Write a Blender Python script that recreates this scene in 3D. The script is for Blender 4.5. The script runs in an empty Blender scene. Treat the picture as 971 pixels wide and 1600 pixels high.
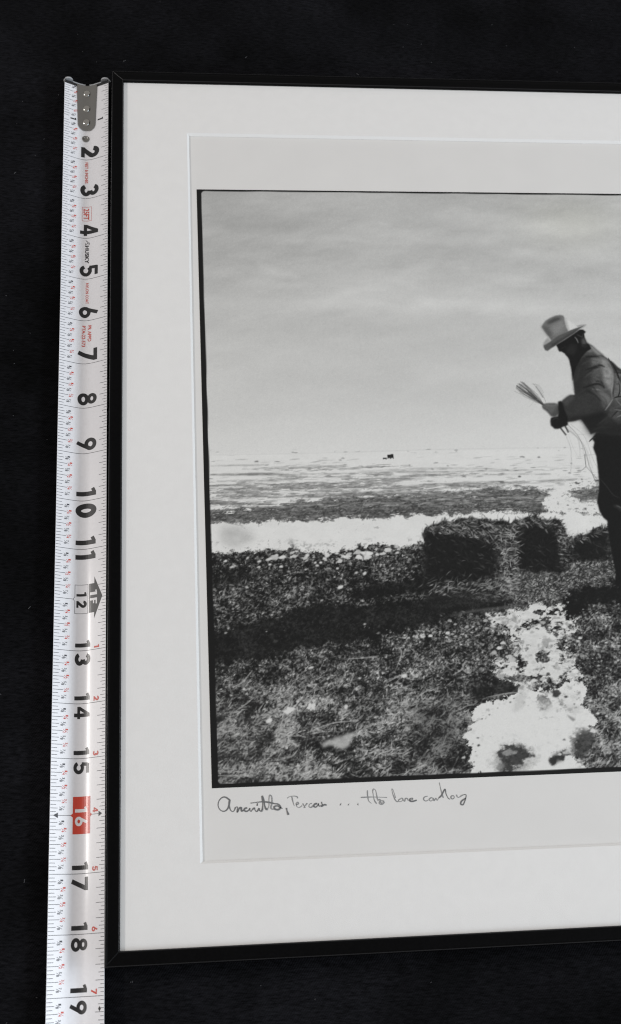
import bpy, bmesh, math, random
import numpy as np

IN = 0.0254                                  # everything below is measured in inches
random.seed(4)
rng = np.random.default_rng(11)
scene = bpy.context.scene
col = scene.collection

# ------------------------------------------------------------------ camera
cam_data = bpy.data.cameras.new('camera')
cam = bpy.data.objects.new('camera', cam_data)
col.objects.link(cam)
cam.location = (1.66742*IN, -18.49095*IN, 22.55233*IN)
cam.rotation_euler = (0.37118, -0.09346, -0.05126)
cam_data.sensor_fit = 'VERTICAL'
cam_data.sensor_height = 36.0
cam_data.lens = 1918.37151*36.0/1600.0
cam_data.clip_start = 0.02
cam_data.clip_end = 50.0
cam_data.dof.use_dof = True
cam_data.dof.focus_distance = 23.6*IN
cam_data.dof.aperture_fstop = 16.0
scene.camera = cam

# ------------------------------------------------------------------ light: a dim room, a window to the right, a lamp to the left
world = bpy.data.worlds.new('World')
scene.world = world
world.use_nodes = True
bg = world.node_tree.nodes['Background']
bg.inputs['Color'].default_value = (1.0, 0.958, 0.935, 1)
bg.inputs['Strength'].default_value = 0.35

def area(name, loc, target, sx, sy, power, color):
    d = bpy.data.lights.new(name, 'AREA')
    d.shape = 'RECTANGLE'
    d.size, d.size_y = sx*IN, sy*IN
    d.energy = power
    d.color = color
    o = bpy.data.objects.new(name, d)
    o.location = [v*IN for v in loc]
    from mathutils import Vector
    o.rotation_euler = (Vector(target)-Vector(loc)).to_track_quat('-Z', 'Y').to_euler()
    col.objects.link(o)
    return o

area('window_light', (76, -52, 52), (2, -9, 0), 70, 40, 20.5, (0.72, 0.86, 1.0))
area('lamp_right', (57, -11, 42), (0, -11, 0), 34, 11, 9.0, (0.88, 0.94, 1.0))
area('lamp_left', (-55, -1, 43), (1, -6, 0), 22, 4, 9.0, (1.0, 0.955, 0.92))

scene.cycles.filter_width = 1.15
scene.view_settings.view_transform = 'Standard'
scene.view_settings.look = 'None'
scene.view_settings.exposure = 0.16
scene.view_settings.gamma = 1.0

# ------------------------------------------------------------------ helpers
def tag(o, label=None, cat=None, kind=None, group=None):
    if label: o['label'] = label
    if cat: o['category'] = cat
    if kind: o['kind'] = kind
    if group: o['group'] = group
    return o

def empty(name, loc):
    o = bpy.data.objects.new(name, None)
    o.empty_display_size = 0.02
    o.location = [v*IN for v in loc]
    col.objects.link(o)
    return o

def mesh_obj(name, verts, faces, mats, parent=None, smooth=False, midx=None):
    """verts in inches, in world space; the parent's offset is taken out"""
    me = bpy.data.meshes.new(name)
    off = np.array(parent_origin(parent))
    v = (np.asarray(verts, dtype=float)*IN) - off
    me.from_pydata(v.tolist(), [], faces)
    for m in (mats if isinstance(mats, (list, tuple)) else [mats]):
        me.materials.append(m)
    if midx is not None:
        me.polygons.foreach_set('material_index', np.asarray(midx, dtype=np.int32))
    if smooth:
        me.polygons.foreach_set('use_smooth', np.ones(len(me.polygons), dtype=bool))
    me.update()
    o = bpy.data.objects.new(name, me)
    col.objects.link(o)
    if parent: o.parent = parent
    return o

def parent_origin(p):
    r = np.zeros(3)
    while p is not None:
        r += np.array(p.location); p = p.parent
    return r

def smooth_by_angle(o, deg):
    bm = bmesh.new(); bm.from_mesh(o.data)
    lim = math.radians(deg)
    for f in bm.faces: f.smooth = True
    for e in bm.edges:
        if len(e.link_faces) == 2 and e.calc_face_angle(0) > lim: e.smooth = False
    bm.to_mesh(o.data); bm.free()

def material(name, color, rough=0.6, metal=0.0, spec=0.5, coat=0.0, coat_rough=0.1, sheen=0.0):
    m = bpy.data.materials.new(name); m.use_nodes = True
    b = m.node_tree.nodes['Principled BSDF']
    b.inputs['Base Color'].default_value = (*color, 1)
    b.inputs['Roughness'].default_value = rough
    b.inputs['Metallic'].default_value = metal
    b.inputs['Specular IOR Level'].default_value = spec
    b.inputs['Coat Weight'].default_value = coat
    b.inputs['Coat Roughness'].default_value = coat_rough
    b.inputs['Sheen Weight'].default_value = sheen
    return m

def grain(m, scale, amount, bump=0.0, bump_scale=None, stretch=(1, 1, 1)):
    """mottle the base colour a little and add fine relief"""
    nt = m.node_tree; N = nt.nodes; L = nt.links
    b = N['Principled BSDF']
    base = b.inputs['Base Color'].default_value[:]
    tc = N.new('ShaderNodeTexCoord'); mp = N.new('ShaderNodeMapping')
    mp.inputs['Scale'].default_value = stretch
    L.new(tc.outputs['Object'], mp.inputs['Vector'])
    n = N.new('ShaderNodeTexNoise'); n.inputs['Scale'].default_value = scale; n.inputs['Detail'].default_value = 5
    L.new(mp.outputs['Vector'], n.inputs['Vector'])
    r = N.new('ShaderNodeMapRange')
    r.inputs['From Min'].default_value = 0.3; r.inputs['From Max'].default_value = 0.7
    r.inputs['To Min'].default_value = 1-amount; r.inputs['To Max'].default_value = 1+amount
    L.new(n.outputs['Fac'], r.inputs['Value'])
    mx = N.new('ShaderNodeMix'); mx.data_type = 'RGBA'; mx.blend_type = 'MULTIPLY'
    mx.inputs[0].default_value = 1.0
    mx.inputs[6].default_value = base
    cmb = N.new('ShaderNodeCombineColor')
    for k in range(3): L.new(r.outputs['Result'], cmb.inputs[k])
    L.new(cmb.outputs['Color'], mx.inputs[7])
    L.new(mx.outputs[2], b.inputs['Base Color'])
    if bump:
        n2 = N.new('ShaderNodeTexNoise'); n2.inputs['Scale'].default_value = bump_scale; n2.inputs['Detail'].default_value = 3
        L.new(mp.outputs['Vector'], n2.inputs['Vector'])
        bp = N.new('ShaderNodeBump'); bp.inputs['Strength'].default_value = bump; bp.inputs['Distance'].default_value = 0.0004
        L.new(n2.outputs['Fac'], bp.inputs['Height']); L.new(bp.outputs['Normal'], b.inputs['Normal'])
    return m

# ------------------------------------------------------------------ materials
M_cloth = material('black_cloth', (0.005, 0.005, 0.0055), rough=0.95, spec=0.05, sheen=0.0)
M_frame = material('black_anodised_metal', (0.0022, 0.0022, 0.0024), rough=0.32, spec=0.06)
grain(M_frame, 900, 0.25, 0.12, 2600, (1, 1, 1))
M_arris = material('worn_black_edge', (0.010, 0.010, 0.011), rough=0.22, spec=0.35)
M_bare = material('bare_aluminium', (0.035, 0.035, 0.036), rough=0.4, metal=0.9)
M_mat = material('white_mat_board', (0.760, 0.744, 0.720), rough=0.95, spec=0.1)
grain(M_mat, 160, 0.012, 0.25, 3000)
M_core = material('mat_core', (0.80, 0.79, 0.77), rough=0.95, spec=0.1)
M_paper = material('photo_paper', (0.690, 0.672, 0.645), rough=0.6, spec=0.2)
grain(M_paper, 60, 0.012, 0.1, 2500)
M_ink = material('dark_ink', (0.15, 0.15, 0.15), rough=0.7, spec=0.2)
M_ink_pale = material('worn_ink', (0.25, 0.25, 0.248), rough=0.7, spec=0.2)
M_blade = material('enamelled_steel', (0.86, 0.86, 0.885), rough=0.30, spec=0.5, coat=0.30, coat_rough=0.14)
grain(M_blade, 700, 0.02, 0.06, 1800)
M_black = material('black_print', (0.012, 0.012, 0.013), rough=0.35, spec=0.4, coat=0.2, coat_rough=0.15)
M_tick = material('grey_black_print', (0.045, 0.045, 0.055), rough=0.4, spec=0.4)
M_red = material('red_print', (0.62, 0.050, 0.022), rough=0.35, spec=0.45, coat=0.3, coat_rough=0.12)
M_pink = material('fine_red_print', (0.70, 0.16, 0.13), rough=0.4, spec=0.4)
M_white = material('white_print', (0.78, 0.78, 0.79), rough=0.33, spec=0.5, coat=0.3, coat_rough=0.12)
M_steel = material('nickel_steel', (0.30, 0.295, 0.28), rough=0.30, metal=1.0)
M_nickel = material('pale_nickel', (0.50, 0.52, 0.54), rough=0.5, metal=0.35)  # hook flange: paler and less metallic than the plate
M_rivet = material('polished_rivet', (0.46, 0.45, 0.42), rough=0.16, metal=1.0)
M_lint = material('lint', (0.11, 0.11, 0.115), rough=0.9)

# weave of the cloth: two crossing waves as fine relief, soft wrinkle and weave shading painted into the colour
nt = M_cloth.node_tree; N = nt.nodes; L = nt.links; b = N['Principled BSDF']
tc = N.new('ShaderNodeTexCoord'); mp = N.new('ShaderNodeMapping'); mp.inputs['Rotation'].default_value = (0, 0, 0.6)
L.new(tc.outputs['Object'], mp.inputs['Vector'])
w1 = N.new('ShaderNodeTexWave'); w1.inputs['Scale'].default_value = 330; w1.inputs['Distortion'].default_value = 1.5
w2 = N.new('ShaderNodeTexWave'); w2.inputs['Scale'].default_value = 330; w2.bands_direction = 'Y'; w2.inputs['Distortion'].default_value = 1.5
L.new(mp.outputs['Vector'], w1.inputs['Vector']); L.new(mp.outputs['Vector'], w2.inputs['Vector'])
ad = N.new('ShaderNodeMath'); ad.operation = 'ADD'
L.new(w1.outputs['Fac'], ad.inputs[0]); L.new(w2.outputs['Fac'], ad.inputs[1])
bp = N.new('ShaderNodeBump'); bp.inputs['Strength'].default_value = 0.5; bp.inputs['Distance'].default_value = 0.0003
L.new(ad.outputs[0], bp.inputs['Height']); L.new(bp.outputs['Normal'], b.inputs['Normal'])
n1 = N.new('ShaderNodeTexNoise'); n1.inputs['Scale'].default_value = 9; n1.inputs['Detail'].default_value = 6; n1.inputs['Roughness'].default_value = 0.6
L.new(tc.outputs['Object'], n1.inputs['Vector'])
cr = N.new('ShaderNodeValToRGB')
cr.color_ramp.elements[0].position = 0.34; cr.color_ramp.elements[0].color = (0.0022, 0.0022, 0.0024, 1)
cr.color_ramp.elements[1].position = 0.70; cr.color_ramp.elements[1].color = (0.0098, 0.0098, 0.0118, 1)
L.new(n1.outputs['Fac'], cr.inputs['Fac'])
mp2 = N.new('ShaderNodeMapping'); mp2.inputs['Rotation'].default_value = (0, 0, 0.85); mp2.inputs['Scale'].default_value = (260, 1100, 400)
L.new(tc.outputs['Object'], mp2.inputs['Vector'])
n3 = N.new('ShaderNodeTexNoise'); n3.inputs['Scale'].default_value = 1.0; n3.inputs['Detail'].default_value = 3; n3.inputs['Roughness'].default_value = 0.7
L.new(mp2.outputs['Vector'], n3.inputs['Vector'])
r3 = N.new('ShaderNodeMapRange'); r3.inputs['From Min'].default_value = 0.3; r3.inputs['From Max'].default_value = 0.7
r3.inputs['To Min'].default_value = 0.35; r3.inputs['To Max'].default_value = 1.7
L.new(n3.outputs['Fac'], r3.inputs['Value'])
mu = N.new('ShaderNodeVectorMath'); mu.operation = 'SCALE'
L.new(cr.outputs['Color'], mu.inputs[0]); L.new(r3.outputs['Result'], mu.inputs['Scale'])
L.new(mu.outputs['Vector'], b.inputs['Base Color'])

# ------------------------------------------------------------------ black cloth
def vnoise(h, w, cy, cx, gen):
    """smooth value noise on an h x w grid with cy x cx cells"""
    g = gen.random((int(cy)+3, int(cx)+3))
    yy = np.linspace(0, cy, h); xx = np.linspace(0, cx, w)
    y0 = yy.astype(int); x0 = xx.astype(int)
    fy = yy-y0; fx = xx-x0
    fy = (fy*fy*(3-2*fy))[:, None]; fx = (fx*fx*(3-2*fx))[None, :]
    a = g[y0][:, x0]; b_ = g[y0][:, x0+1]; c = g[y0+1][:, x0]; d = g[y0+1][:, x0+1]
    return (a*(1-fx)+b_*fx)*(1-fy)+(c*(1-fx)+d*fx)*fy

n = 150
xs = np.linspace(-45, 60, n); ys = np.linspace(-55, 40, n)
hz = vnoise(n, n, 14, 12, rng)*0.7+vnoise(n, n, 40, 34, rng)*0.3
hz = -0.02-0.16*hz
X, Y = np.meshgrid(xs, ys)
flat = (X > -1.2) & (X < 26.0) & (Y < 1.2) & (Y > -19.0)
hz = np.where(flat, np.minimum(hz, -0.02)*0.3, hz)
V = np.stack([X, Y, hz], -1).reshape(-1, 3)
F = [(j*n+i, j*n+i+1, (j+1)*n+i+1, (j+1)*n+i) for j in range(n-1) for i in range(n-1)]
cloth = mesh_obj('ground_cloth', V, F, M_cloth, smooth=True)
tag(cloth, 'plain black cloth spread flat under the framed picture and tape measure', kind='structure')

# lint and dust specks lying on the cloth
lv, lf = [], []
for k in range(150):
    while True:
        x = random.uniform(-4, 16); y = random.uniform(-21, 5)
        if not (-0.9 < x < 26 and -18.3 < y < 0.6): break
    a = random.uniform(0, math.pi); l = random.choice([0.008, 0.01, 0.012, 0.03]); w = 0.004
    dx, dy = math.cos(a)*l, math.sin(a)*l; px, py = -math.sin(a)*w, math.cos(a)*w
    i0 = len(lv); z = 0.004
    lv += [(x-dx-px, y-dy-py, z), (x+dx-px, y+dy-py, z), (x+dx+px, y+dy+py, z), (x-dx+px, y-dy+py, z), (x, y, z+0.008)]
    lf += [(i0, i0+1, i0+4), (i0+1, i0+2, i0+4), (i0+2, i0+3, i0+4), (i0+3, i0, i0+4)]
tag(mesh_obj('lint', lv, lf, M_lint), 'tiny pale lint specks scattered over the black cloth', kind='stuff')

# ------------------------------------------------------------------ framed picture
H = 0.55                     # height of the frame face
ZM = H-0.08                  # mat surface
MT = 0.06                    # mat thickness
ZP = ZM-MT                   # print surface
FX0, FY1, FY0 = 0.55472, 0.23174, -17.83060       # sight edge: left, top, bottom
FX1 = FX0+24.0
FW = 0.25                    # width of the frame face
pic = empty('framed_photograph', ((FX0+FX1)/2, (FY0+FY1)/2, 0))
tag(pic, 'black and white photograph in a white mat and thin black metal frame', 'framed picture')

def rail_profile():
    """(across from the sight edge outwards, z): closed loop, rounded arrises and a small outer ridge"""
    p = [(0.0, 0.02), (0.0, H-0.022)]
    for k in range(1, 6):                                     # inner rounded arris
        a = math.pi-k*math.pi/2/5
        p.append((0.020+0.020*math.cos(a), H-0.022+0.020*math.sin(a)))
    p += [(0.06, H-0.004), (0.13, H-0.006), (0.195, H-0.004)]
    p += [(0.207, H-0.007), (0.214, H-0.003)]
    for k in range(0, 6):                                     # outer ridge
        a = math.pi*0.62-k*math.pi*0.62/5
        p.append((0.232+0.018*math.cos(a), H-0.016+0.018*math.sin(a)))
    p += [(FW, 0.02), (FW-0.01, 0.0), (0.01, 0.0)]
    return p
PR = rail_profile()

def rail(c0, c1, out, label):
    """c0, c1: sight corners; out: outward unit vector; both ends mitred"""
    c0 = np.array(c0, float); c1 = np.array(c1, float); out = np.array(out, float)
    d = (c1-c0)/np.linalg.norm(c1-c0)
    G = 0.0015
    rings = []
    for c, s in ((c0, 1), (c1, -1)):
        full, drop = [], []
        for (w, z) in PR:
            e = c+out*w-d*s*w                                  # mitre plane point
            full.append((*(e+d*s*(G+0.009)), z))
            drop.append((*(e+d*s*G), z-0.006 if z > 0.1 else z+0.0))
        rings.append((drop, full) if s == 1 else (full, drop))
    R4 = [rings[0][0], rings[0][1], rings[1][0], rings[1][1]]
    n = len(PR); V = [v for r in R4 for v in r]; F = []; mi = []
    for k in range(3):
        for i in range(n):
            j = (i+1) % n
            F.append((k*n+i, k*n+j, (k+1)*n+j, (k+1)*n+i))
            mi.append((2 if (3 <= i <= 5 or 13 <= i <= 16) else 0) if k == 1 else (1 if 2 <= i <= 17 else 0))
    F.append(tuple(range(n))); mi.append(0); F.append(tuple(range(4*n-1, 3*n-1, -1))); mi.append(0)
    o = mesh_obj('frame_rail', V, F, [M_frame, M_bare, M_arris], pic, midx=mi)
    bm = bmesh.new(); bm.from_mesh(o.data); bmesh.ops.recalc_face_normals(bm, faces=bm.faces); bm.to_mesh(o.data); bm.free()
    smooth_by_angle(o, 30)
    return o
rail((FX0, FY0), (FX0, FY1), (-1, 0), '')
rail((FX0, FY1), (FX1, FY1), (0, 1), '')
rail((FX1, FY1), (FX1, FY0), (1, 0), '')
rail((FX1, FY0), (FX0, FY0), (0, -1), '')

# backing board closes the frame from behind
def box(name, x0, x1, y0, y1, z0, z1, m, parent):
    V = [(x0, y0, z0), (x1, y0, z0), (x1, y1, z0), (x0, y1, z0), (x0, y0, z1), (x1, y0, z1), (x1, y1, z1), (x0, y1, z1)]
    F = [(3, 2, 1, 0), (4, 5, 6, 7), (0, 1, 5, 4), (1, 2, 6, 5), (2, 3, 7, 6), (3, 0, 4, 7)]
    return mesh_obj(name, V, F, m, parent)
E_ = 0.004
box('backing_board', FX0+E_, FX1-E_, FY0+E_, FY1-E_, 0.18, ZP-0.02, M_core, pic)

# mat board with its bevelled window
OX0, OY1, OY0 = 1.92469, -1.08402, -16.47076
OX1 = FX1-(OX0-FX0)
o_ = [(FX0+E_, FY0+E_), (FX1-E_, FY0+E_), (FX1-E_, FY1-E_), (FX0+E_, FY1-E_)]
i_ = [(OX0, OY0), (OX1, OY0), (OX1, OY1), (OX0, OY1)]
BV = 0.046
b_ = [(OX0+BV, OY0+BV), (OX1-BV, OY0+BV), (OX1-BV, OY1-BV), (OX0+BV, OY1-BV)]
V = [(x, y, ZM) for x, y in o_]+[(x, y, ZM) for x, y in i_]
F = [(k, (k+1) % 4, 4+(k+1) % 4, 4+k) for k in range(4)]
V += [(x, y, ZP+0.003) for x, y in o_]
F += [(8+k, 8+(k+1) % 4, (k+1) % 4, k) for k in range(4)]
mat_board = mesh_obj('mat_board', V, F, M_mat, pic)
V = [(x, y, ZM) for x, y in i_]+[(x, y, ZP+0.003) for x, y in b_]
mesh_obj('bevel', V, [(k, (k+1) % 4, 4+(k+1) % 4, 4+k) for k in range(4)], M_core, mat_board)

# photographic paper
V = [(OX0-0.5, OY0-0.5, ZP), (OX1+0.5, OY0-0.5, ZP), (OX1+0.5, OY1+0.5, ZP), (OX0-0.5, OY1+0.5, ZP),
     (OX0-0.5, OY0-0.5, ZP-0.015), (OX1+0.5, OY0-0.5, ZP-0.015), (OX1+0.5, OY1+0.5, ZP-0.015), (OX0-0.5, OY1+0.5, ZP-0.015)]
F = [(0, 1, 2, 3), (7, 6, 5, 4), (4, 5, 1, 0), (5, 6, 2, 1), (6, 7, 3, 2), (7, 4, 0, 3)]
paper = mesh_obj('photo_print', V, F, M_paper, pic)

# ------------------------------------------------------------------ the picture itself, painted cell by cell (tones 0..255 as printed)
RES = 64
PX0, PY0, PT = 2.1107, -2.5084, 0.0036        # top left corner of the printed image on the paper, and its slight turn
HH = int(12.70*RES); W = int(19.05*RES)
prng = np.random.default_rng(5)
T = np.zeros((HH, W))
YY, XX = np.mgrid[0:HH, 0:W].astype(float)

def blur(a, s):
    if s <= 0: return a
    r = max(1, int(3*s)); k = np.exp(-0.5*(np.arange(-r, r+1)/s)**2); k /= k.sum()
    for ax in (0, 1):
        pad = [(0, 0), (0, 0)]; pad[ax] = (r, r)
        p = np.pad(a, pad, mode='edge'); o = np.zeros_like(a); m = a.shape[ax]
        for i, kv in enumerate(k):
            o += kv*(p[i:i+m] if ax == 0 else p[:, i:i+m])
        a = o
    return a

def fbm(cell_y, cell_x, octaves=4, gain=0.55, h=HH, w=W):
    o = np.zeros((h, w)); amp = 1; tot = 0
    for k in range(octaves):
        o += amp*vnoise(h, w, max(1, h/cell_y*2**k), max(1, w/cell_x*2**k), prng); tot += amp; amp *= gain
    return (o/tot-0.5)*2

def pmask(pts, soft=0.6, rag=0.0, ragsize=8):
    """coverage of a polygon, with soft or ragged edge"""
    p = np.array(pts, float)
    if rag:
        q = []
        for a, b_ in zip(p, np.roll(p, -1, 0)):
            n = max(1, int(np.hypot(*(b_-a))/ragsize))
            for k in range(n): q.append(a+(b_-a)*k/n+prng.normal(0, rag, 2)*(1 if k else 0.4))
        p = np.array(q)
    mg = int(3*soft)+3
    x0 = max(0, int(p[:, 0].min())-mg); x1 = min(W, int(p[:, 0].max())+mg+1)
    y0 = max(0, int(p[:, 1].min())-mg); y1 = min(HH, int(p[:, 1].max())+mg+1)
    if x1 <= x0 or y1 <= y0: return None
    S = 3
    acc = np.zeros((y1-y0, x1-x0))
    for sy in range(S):
        for sx in range(S):
            yy = (np.arange(y0, y1)+(sy+0.5)/S-0.5)[:, None]; xx = (np.arange(x0, x1)+(sx+0.5)/S-0.5)[None, :]
            ins = np.zeros(acc.shape, bool)
            for a, b_ in zip(p, np.roll(p, -1, 0)):
                if a[1] == b_[1]: continue
                c = ((a[1] > yy) != (b_[1] > yy))
                xi = a[0]+(yy-a[1])*(b_[0]-a[0])/(b_[1]-a[1])
                ins ^= (c & (xx < xi))
            acc += ins
    m = blur(acc/(S*S), soft)
    return (slice(y0, y1), slice(x0, x1)), m

def poly(pts, tone, soft=0.6, alpha=1.0, rag=0.0, ragsize=8, tex=None):
    r = pmask(pts, soft, rag, ragsize)
    if r is None: return
    s, m = r
    m = m*alpha
    tt = tone if tex is None else tone+tex[s]
    T[s] = T[s]*(1-m)+tt*m

def line(pts, width, tone, alpha=1.0, taper=True, soft=0.45):
    """soft brush stroke"""
    p = np.array(pts, float)
    p = np.array(catmull_px(p))
    n = len(p)
    mg = width+3
    x0 = max(0, int(p[:, 0].min()-mg)); x1 = min(W, int(p[:, 0].max()+mg)+1)
    y0 = max(0, int(p[:, 1].min()-mg)); y1 = min(HH, int(p[:, 1].max()+mg)+1)
    if x1 <= x0 or y1 <= y0: return
    yy, xx = np.mgrid[y0:y1, x0:x1].astype(float)
    m = np.zeros(yy.shape)
    for i in range(n-1):
        a, b_ = p[i], p[i+1]; d = b_-a; l2 = max(d@d, 1e-9)
        t = np.clip(((xx-a[0])*d[0]+(yy-a[1])*d[1])/l2, 0, 1)
        dist = np.hypot(xx-a[0]-t*d[0], yy-a[1]-t*d[1])
        f = (i+0.5)/(n-1)
        w = width/2*(1-0.6*abs(2*f-1)**2 if taper else 1)
        m = np.maximum(m, np.clip((w+soft-dist)/(2*soft), 0, 1)*min(1, (w+soft)/soft/1.6))
    m *= alpha
    T[y0:y1, x0:x1] = T[y0:y1, x0:x1]*(1-m)+tone*m

def catmull_px(p, step=5):
    if len(p) < 3: return p
    q = np.vstack([2*p[0]-p[1], p, 2*p[-1]-p[-2]]); out = []
    for i in range(1, len(q)-2):
        for k in range(step):
            t = k/step
            out.append(0.5*((2*q[i])+(-q[i-1]+q[i+1])*t+(2*q[i-1]-5*q[i]+4*q[i+1]-q[i+2])*t*t+(-q[i-1]+3*q[i]-3*q[i+1]+q[i+2])*t**3))
    out.append(q[-2]); return out

def ragged(pts, amp=0.5, soft=2.5, hard=3.0, field=None, warp=0.0):
    """polygon whose edge is eaten into by fine noise"""
    m = full(pts, soft)[np.clip((YY+WY*warp).astype(int), 0, HH-1), np.clip((XX+WX*warp).astype(int), 0, W-1)]
    f = FINE if field is None else field
    return np.clip((m-0.5+f*amp)*hard+0.5, 0, 1)*(m > 0.02)

def blades(mask, n, lmin, lmax, ang, spread, tmin, tmax, amin=0.25, amax=0.8, curve=0.3):
    """n thin stalks scattered where mask (HH x W, 0..1) allows, drawn by splatting points"""
    ys = []; xs = []
    while sum(len(a) for a in ys) < n:
        y = prng.integers(0, HH, n*2); x = prng.integers(0, W, n*2)
        k = prng.random(n*2) < mask[y, x]
        ys.append(y[k]); xs.append(x[k])
        if len(ys) > 60: break
    y = np.concatenate(ys)[:n].astype(float); x = np.concatenate(xs)[:n].astype(float); n = len(y)
    if n == 0: return
    L_ = prng.uniform(lmin, lmax, n); a = ang+prng.normal(0, spread, n); c = prng.normal(0, curve, n)
    tone = prng.uniform(tmin, tmax, n); al = prng.uniform(amin, amax, n)
    steps = int(lmax*1.4)+1
    px, py = x.copy(), y.copy()
    for s in range(steps):
        f = s/steps
        aa = a+c*(f-0.5)
        px = px+np.cos(aa)*L_/steps; py = py-np.sin(aa)*L_/steps
        ix = np.floor(px).astype(int); iy = np.floor(py).astype(int)
        for dx in (0, 1):
            for dy in (0, 1):
                wgt = np.abs(1-dx-(px-ix))*np.abs(1-dy-(py-iy))*al*(1-0.7*abs(2*f-1))
                jx, jy = ix+dx, iy+dy
                k = (jx >= 0) & (jx < W) & (jy >= 0) & (jy < HH)
                T[jy[k], jx[k]] = T[jy[k], jx[k]]*(1-wgt[k])+tone[k]*wgt[k]

def full(pts, soft=1.0, rag=0.0, ragsize=8):
    o = np.zeros((HH, W)); r = pmask(pts, soft, rag, ragsize)
    if r is not None: o[r[0]] = r[1]
    return o

WX = fbm(9, 12, 5, 0.75); WY = fbm(9, 12, 5, 0.75)
MID = fbm(15, 22, 5, 0.66); FINE = fbm(5, 7, 4, 0.72); FINE2 = fbm(3, 4, 3, 0.7); FLATN = fbm(2.2, 11, 4, 0.7)
XR = W+40
# --- sky: grey above, paling to the horizon, thin stretched cloud
hy = [(229.5, 395.5)][0][1]
g = np.clip(YY/hy, 0, 1)
T[:] = np.interp(g, [0, 0.12, 0.35, 0.55, 0.8, 1.0], [174, 175, 178, 183, 194, 205])
T += np.clip((XX-[(331.1, 204.5)][0][0])/250, 0, 1)*np.interp(g, [0, .3, .6, 1], [2, 4, 8, 3])
cl = fbm(70, 240, 5, 0.55)
cl2 = fbm(26, 120, 4, 0.6)
sh = ((YY+0.10*XX).astype(int)) % HH
cl = np.take_along_axis(cl, sh, 0)
fade = np.interp(g, [0, 0.3, 0.55, 0.8, 1], [1, 1, 0.6, 0.3, 0.1])
cl3 = fbm(18, 44, 5, 0.66); cl3 = np.take_along_axis(cl3, ((YY+0.22*XX).astype(int)) % HH, 0)
T += (cl*19+cl2*9+cl3*8)*fade
band = np.exp(-((YY-[(161.0, 157.5)][0][1]-0.10*(XX-150))/20)**2)
T += band*9*np.clip(0.5+fbm(30, 90, 3), 0, 1)
for pts, w_, a_ in [([(81.0, 118.0), (97.7, 129.9), (129.3, 137.7)], 10, 0.30), ([(42.8, 104.2), (77.1, 108.0), (111.2, 117.8)], 9, 0.14), ([(211.8, 175.1), (280.3, 186.9), (332.6, 188.8)], 10, 0.22), ([(391.0, 136.8), (425.7, 145.7), (478.7, 152.7)], 12, 0.28), ([(400.4, 132.7), (439.8, 140.6), (457.8, 140.6)], 6, 0.22),
                    ([(57.5, 175.3), (134.0, 179.1), (210.9, 186.9)], 12, 0.12), ([(403.7, 182.8), (474.4, 186.8), (574.2, 186.7)], 5, 0.35), ([(404.0, 100.0), (431.3, 97.7), (467.1, 101.7)], 8, 0.16)]:
    pts_ = pts
    m0 = T.copy(); line(pts_, w_, 205, a_, soft=5)
    T[:] = m0+(T-m0)*np.clip(0.75+0.6*fbm(8, 26, 3), 0, 1.3)
# --- plain: snow with streaks of dead grass closing up towards the viewer
G0 = hy
snow = 208+fbm(8, 40, 3)*4
m = np.clip((YY-G0)/1.2, 0, 1)
T[:] = T*(1-m)+snow*m
line([(7.9, 397.9), (147.2, 397.1), (229.5, 395.5), (312.8, 393.9), (482.1, 393.4)], 1.3, 185, 0.35, taper=False)
blobs = np.clip((fbm(2, 9, 2)-0.45)*4, 0, 1)*np.exp(-((YY-G0)/3.0)**2)
T -= blobs*60
d_ = np.clip((YY-G0)/([(222.3, 488.9)][0][1]-G0), 0, 1.2)      # 0 horizon .. 1 near snow bank
n1_ = fbm(5, 110, 5, 0.7); n2_ = FLATN
thr = np.interp(d_, [0, 0.12, 0.25, 0.45, 0.6, 0.78, 0.9], [1.5, 0.60, 0.30, 0.16, 0.06, -0.12, -0.5])
# sideways: the grass thins out on the right
thr = thr+np.clip((XX-[(242.1, 444.3)][0][0])/350, -0.1, 0.7)*np.interp(d_, [0, .5, .8, 1], [0.1, 0.42, 0.15, 0])
cov = np.clip((n1_*0.8+n2_*0.75-thr)*3.6, 0, 1)*(YY > G0+4)
gt = 98+FLATN*75
gt = gt+np.interp(d_, [0, .3, .7, 1], [60, 45, 12, -8])
T[:] = T*(1-cov)+gt*cov
for pts, w_, t_, a_ in [([(8.8, 424.9), (80.9, 425.2), (121.1, 427.5)], 4, 125, 0.8), ([(16.6, 433.7), (96.6, 433.2), (129.1, 429.4)], 3.0, 120, 0.7), ([(8.4, 440.5), (64.3, 438.8), (88.4, 438.3)], 3, 130, 0.6), ([(194.6, 423.4), (293.7, 420.4), (385.2, 422.7)], 2.5, 150, 0.6), ([(79.5, 457.1), (192.5, 453.9), (274.6, 448.3)], 5, 105, 0.8), ([(225.4, 448.4), (308.1, 442.7), (383.3, 439.5)], 4, 120, 0.6), ([(309.1, 432.2), (384.4, 429.8), (443.2, 430.7)], 2.0, 140, .5), ([(374.5, 443.8), (433.6, 440.3), (484.6, 437.6)], 3, 115, 0.6)]:
    m0 = T.copy(); line(pts, w_, t_, a_, soft=1.2)
    T[:] = m0+(T-m0)*np.clip(0.8+1.2*fbm(2.5, 12, 3, 0.7), 0, 1.3)
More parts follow.
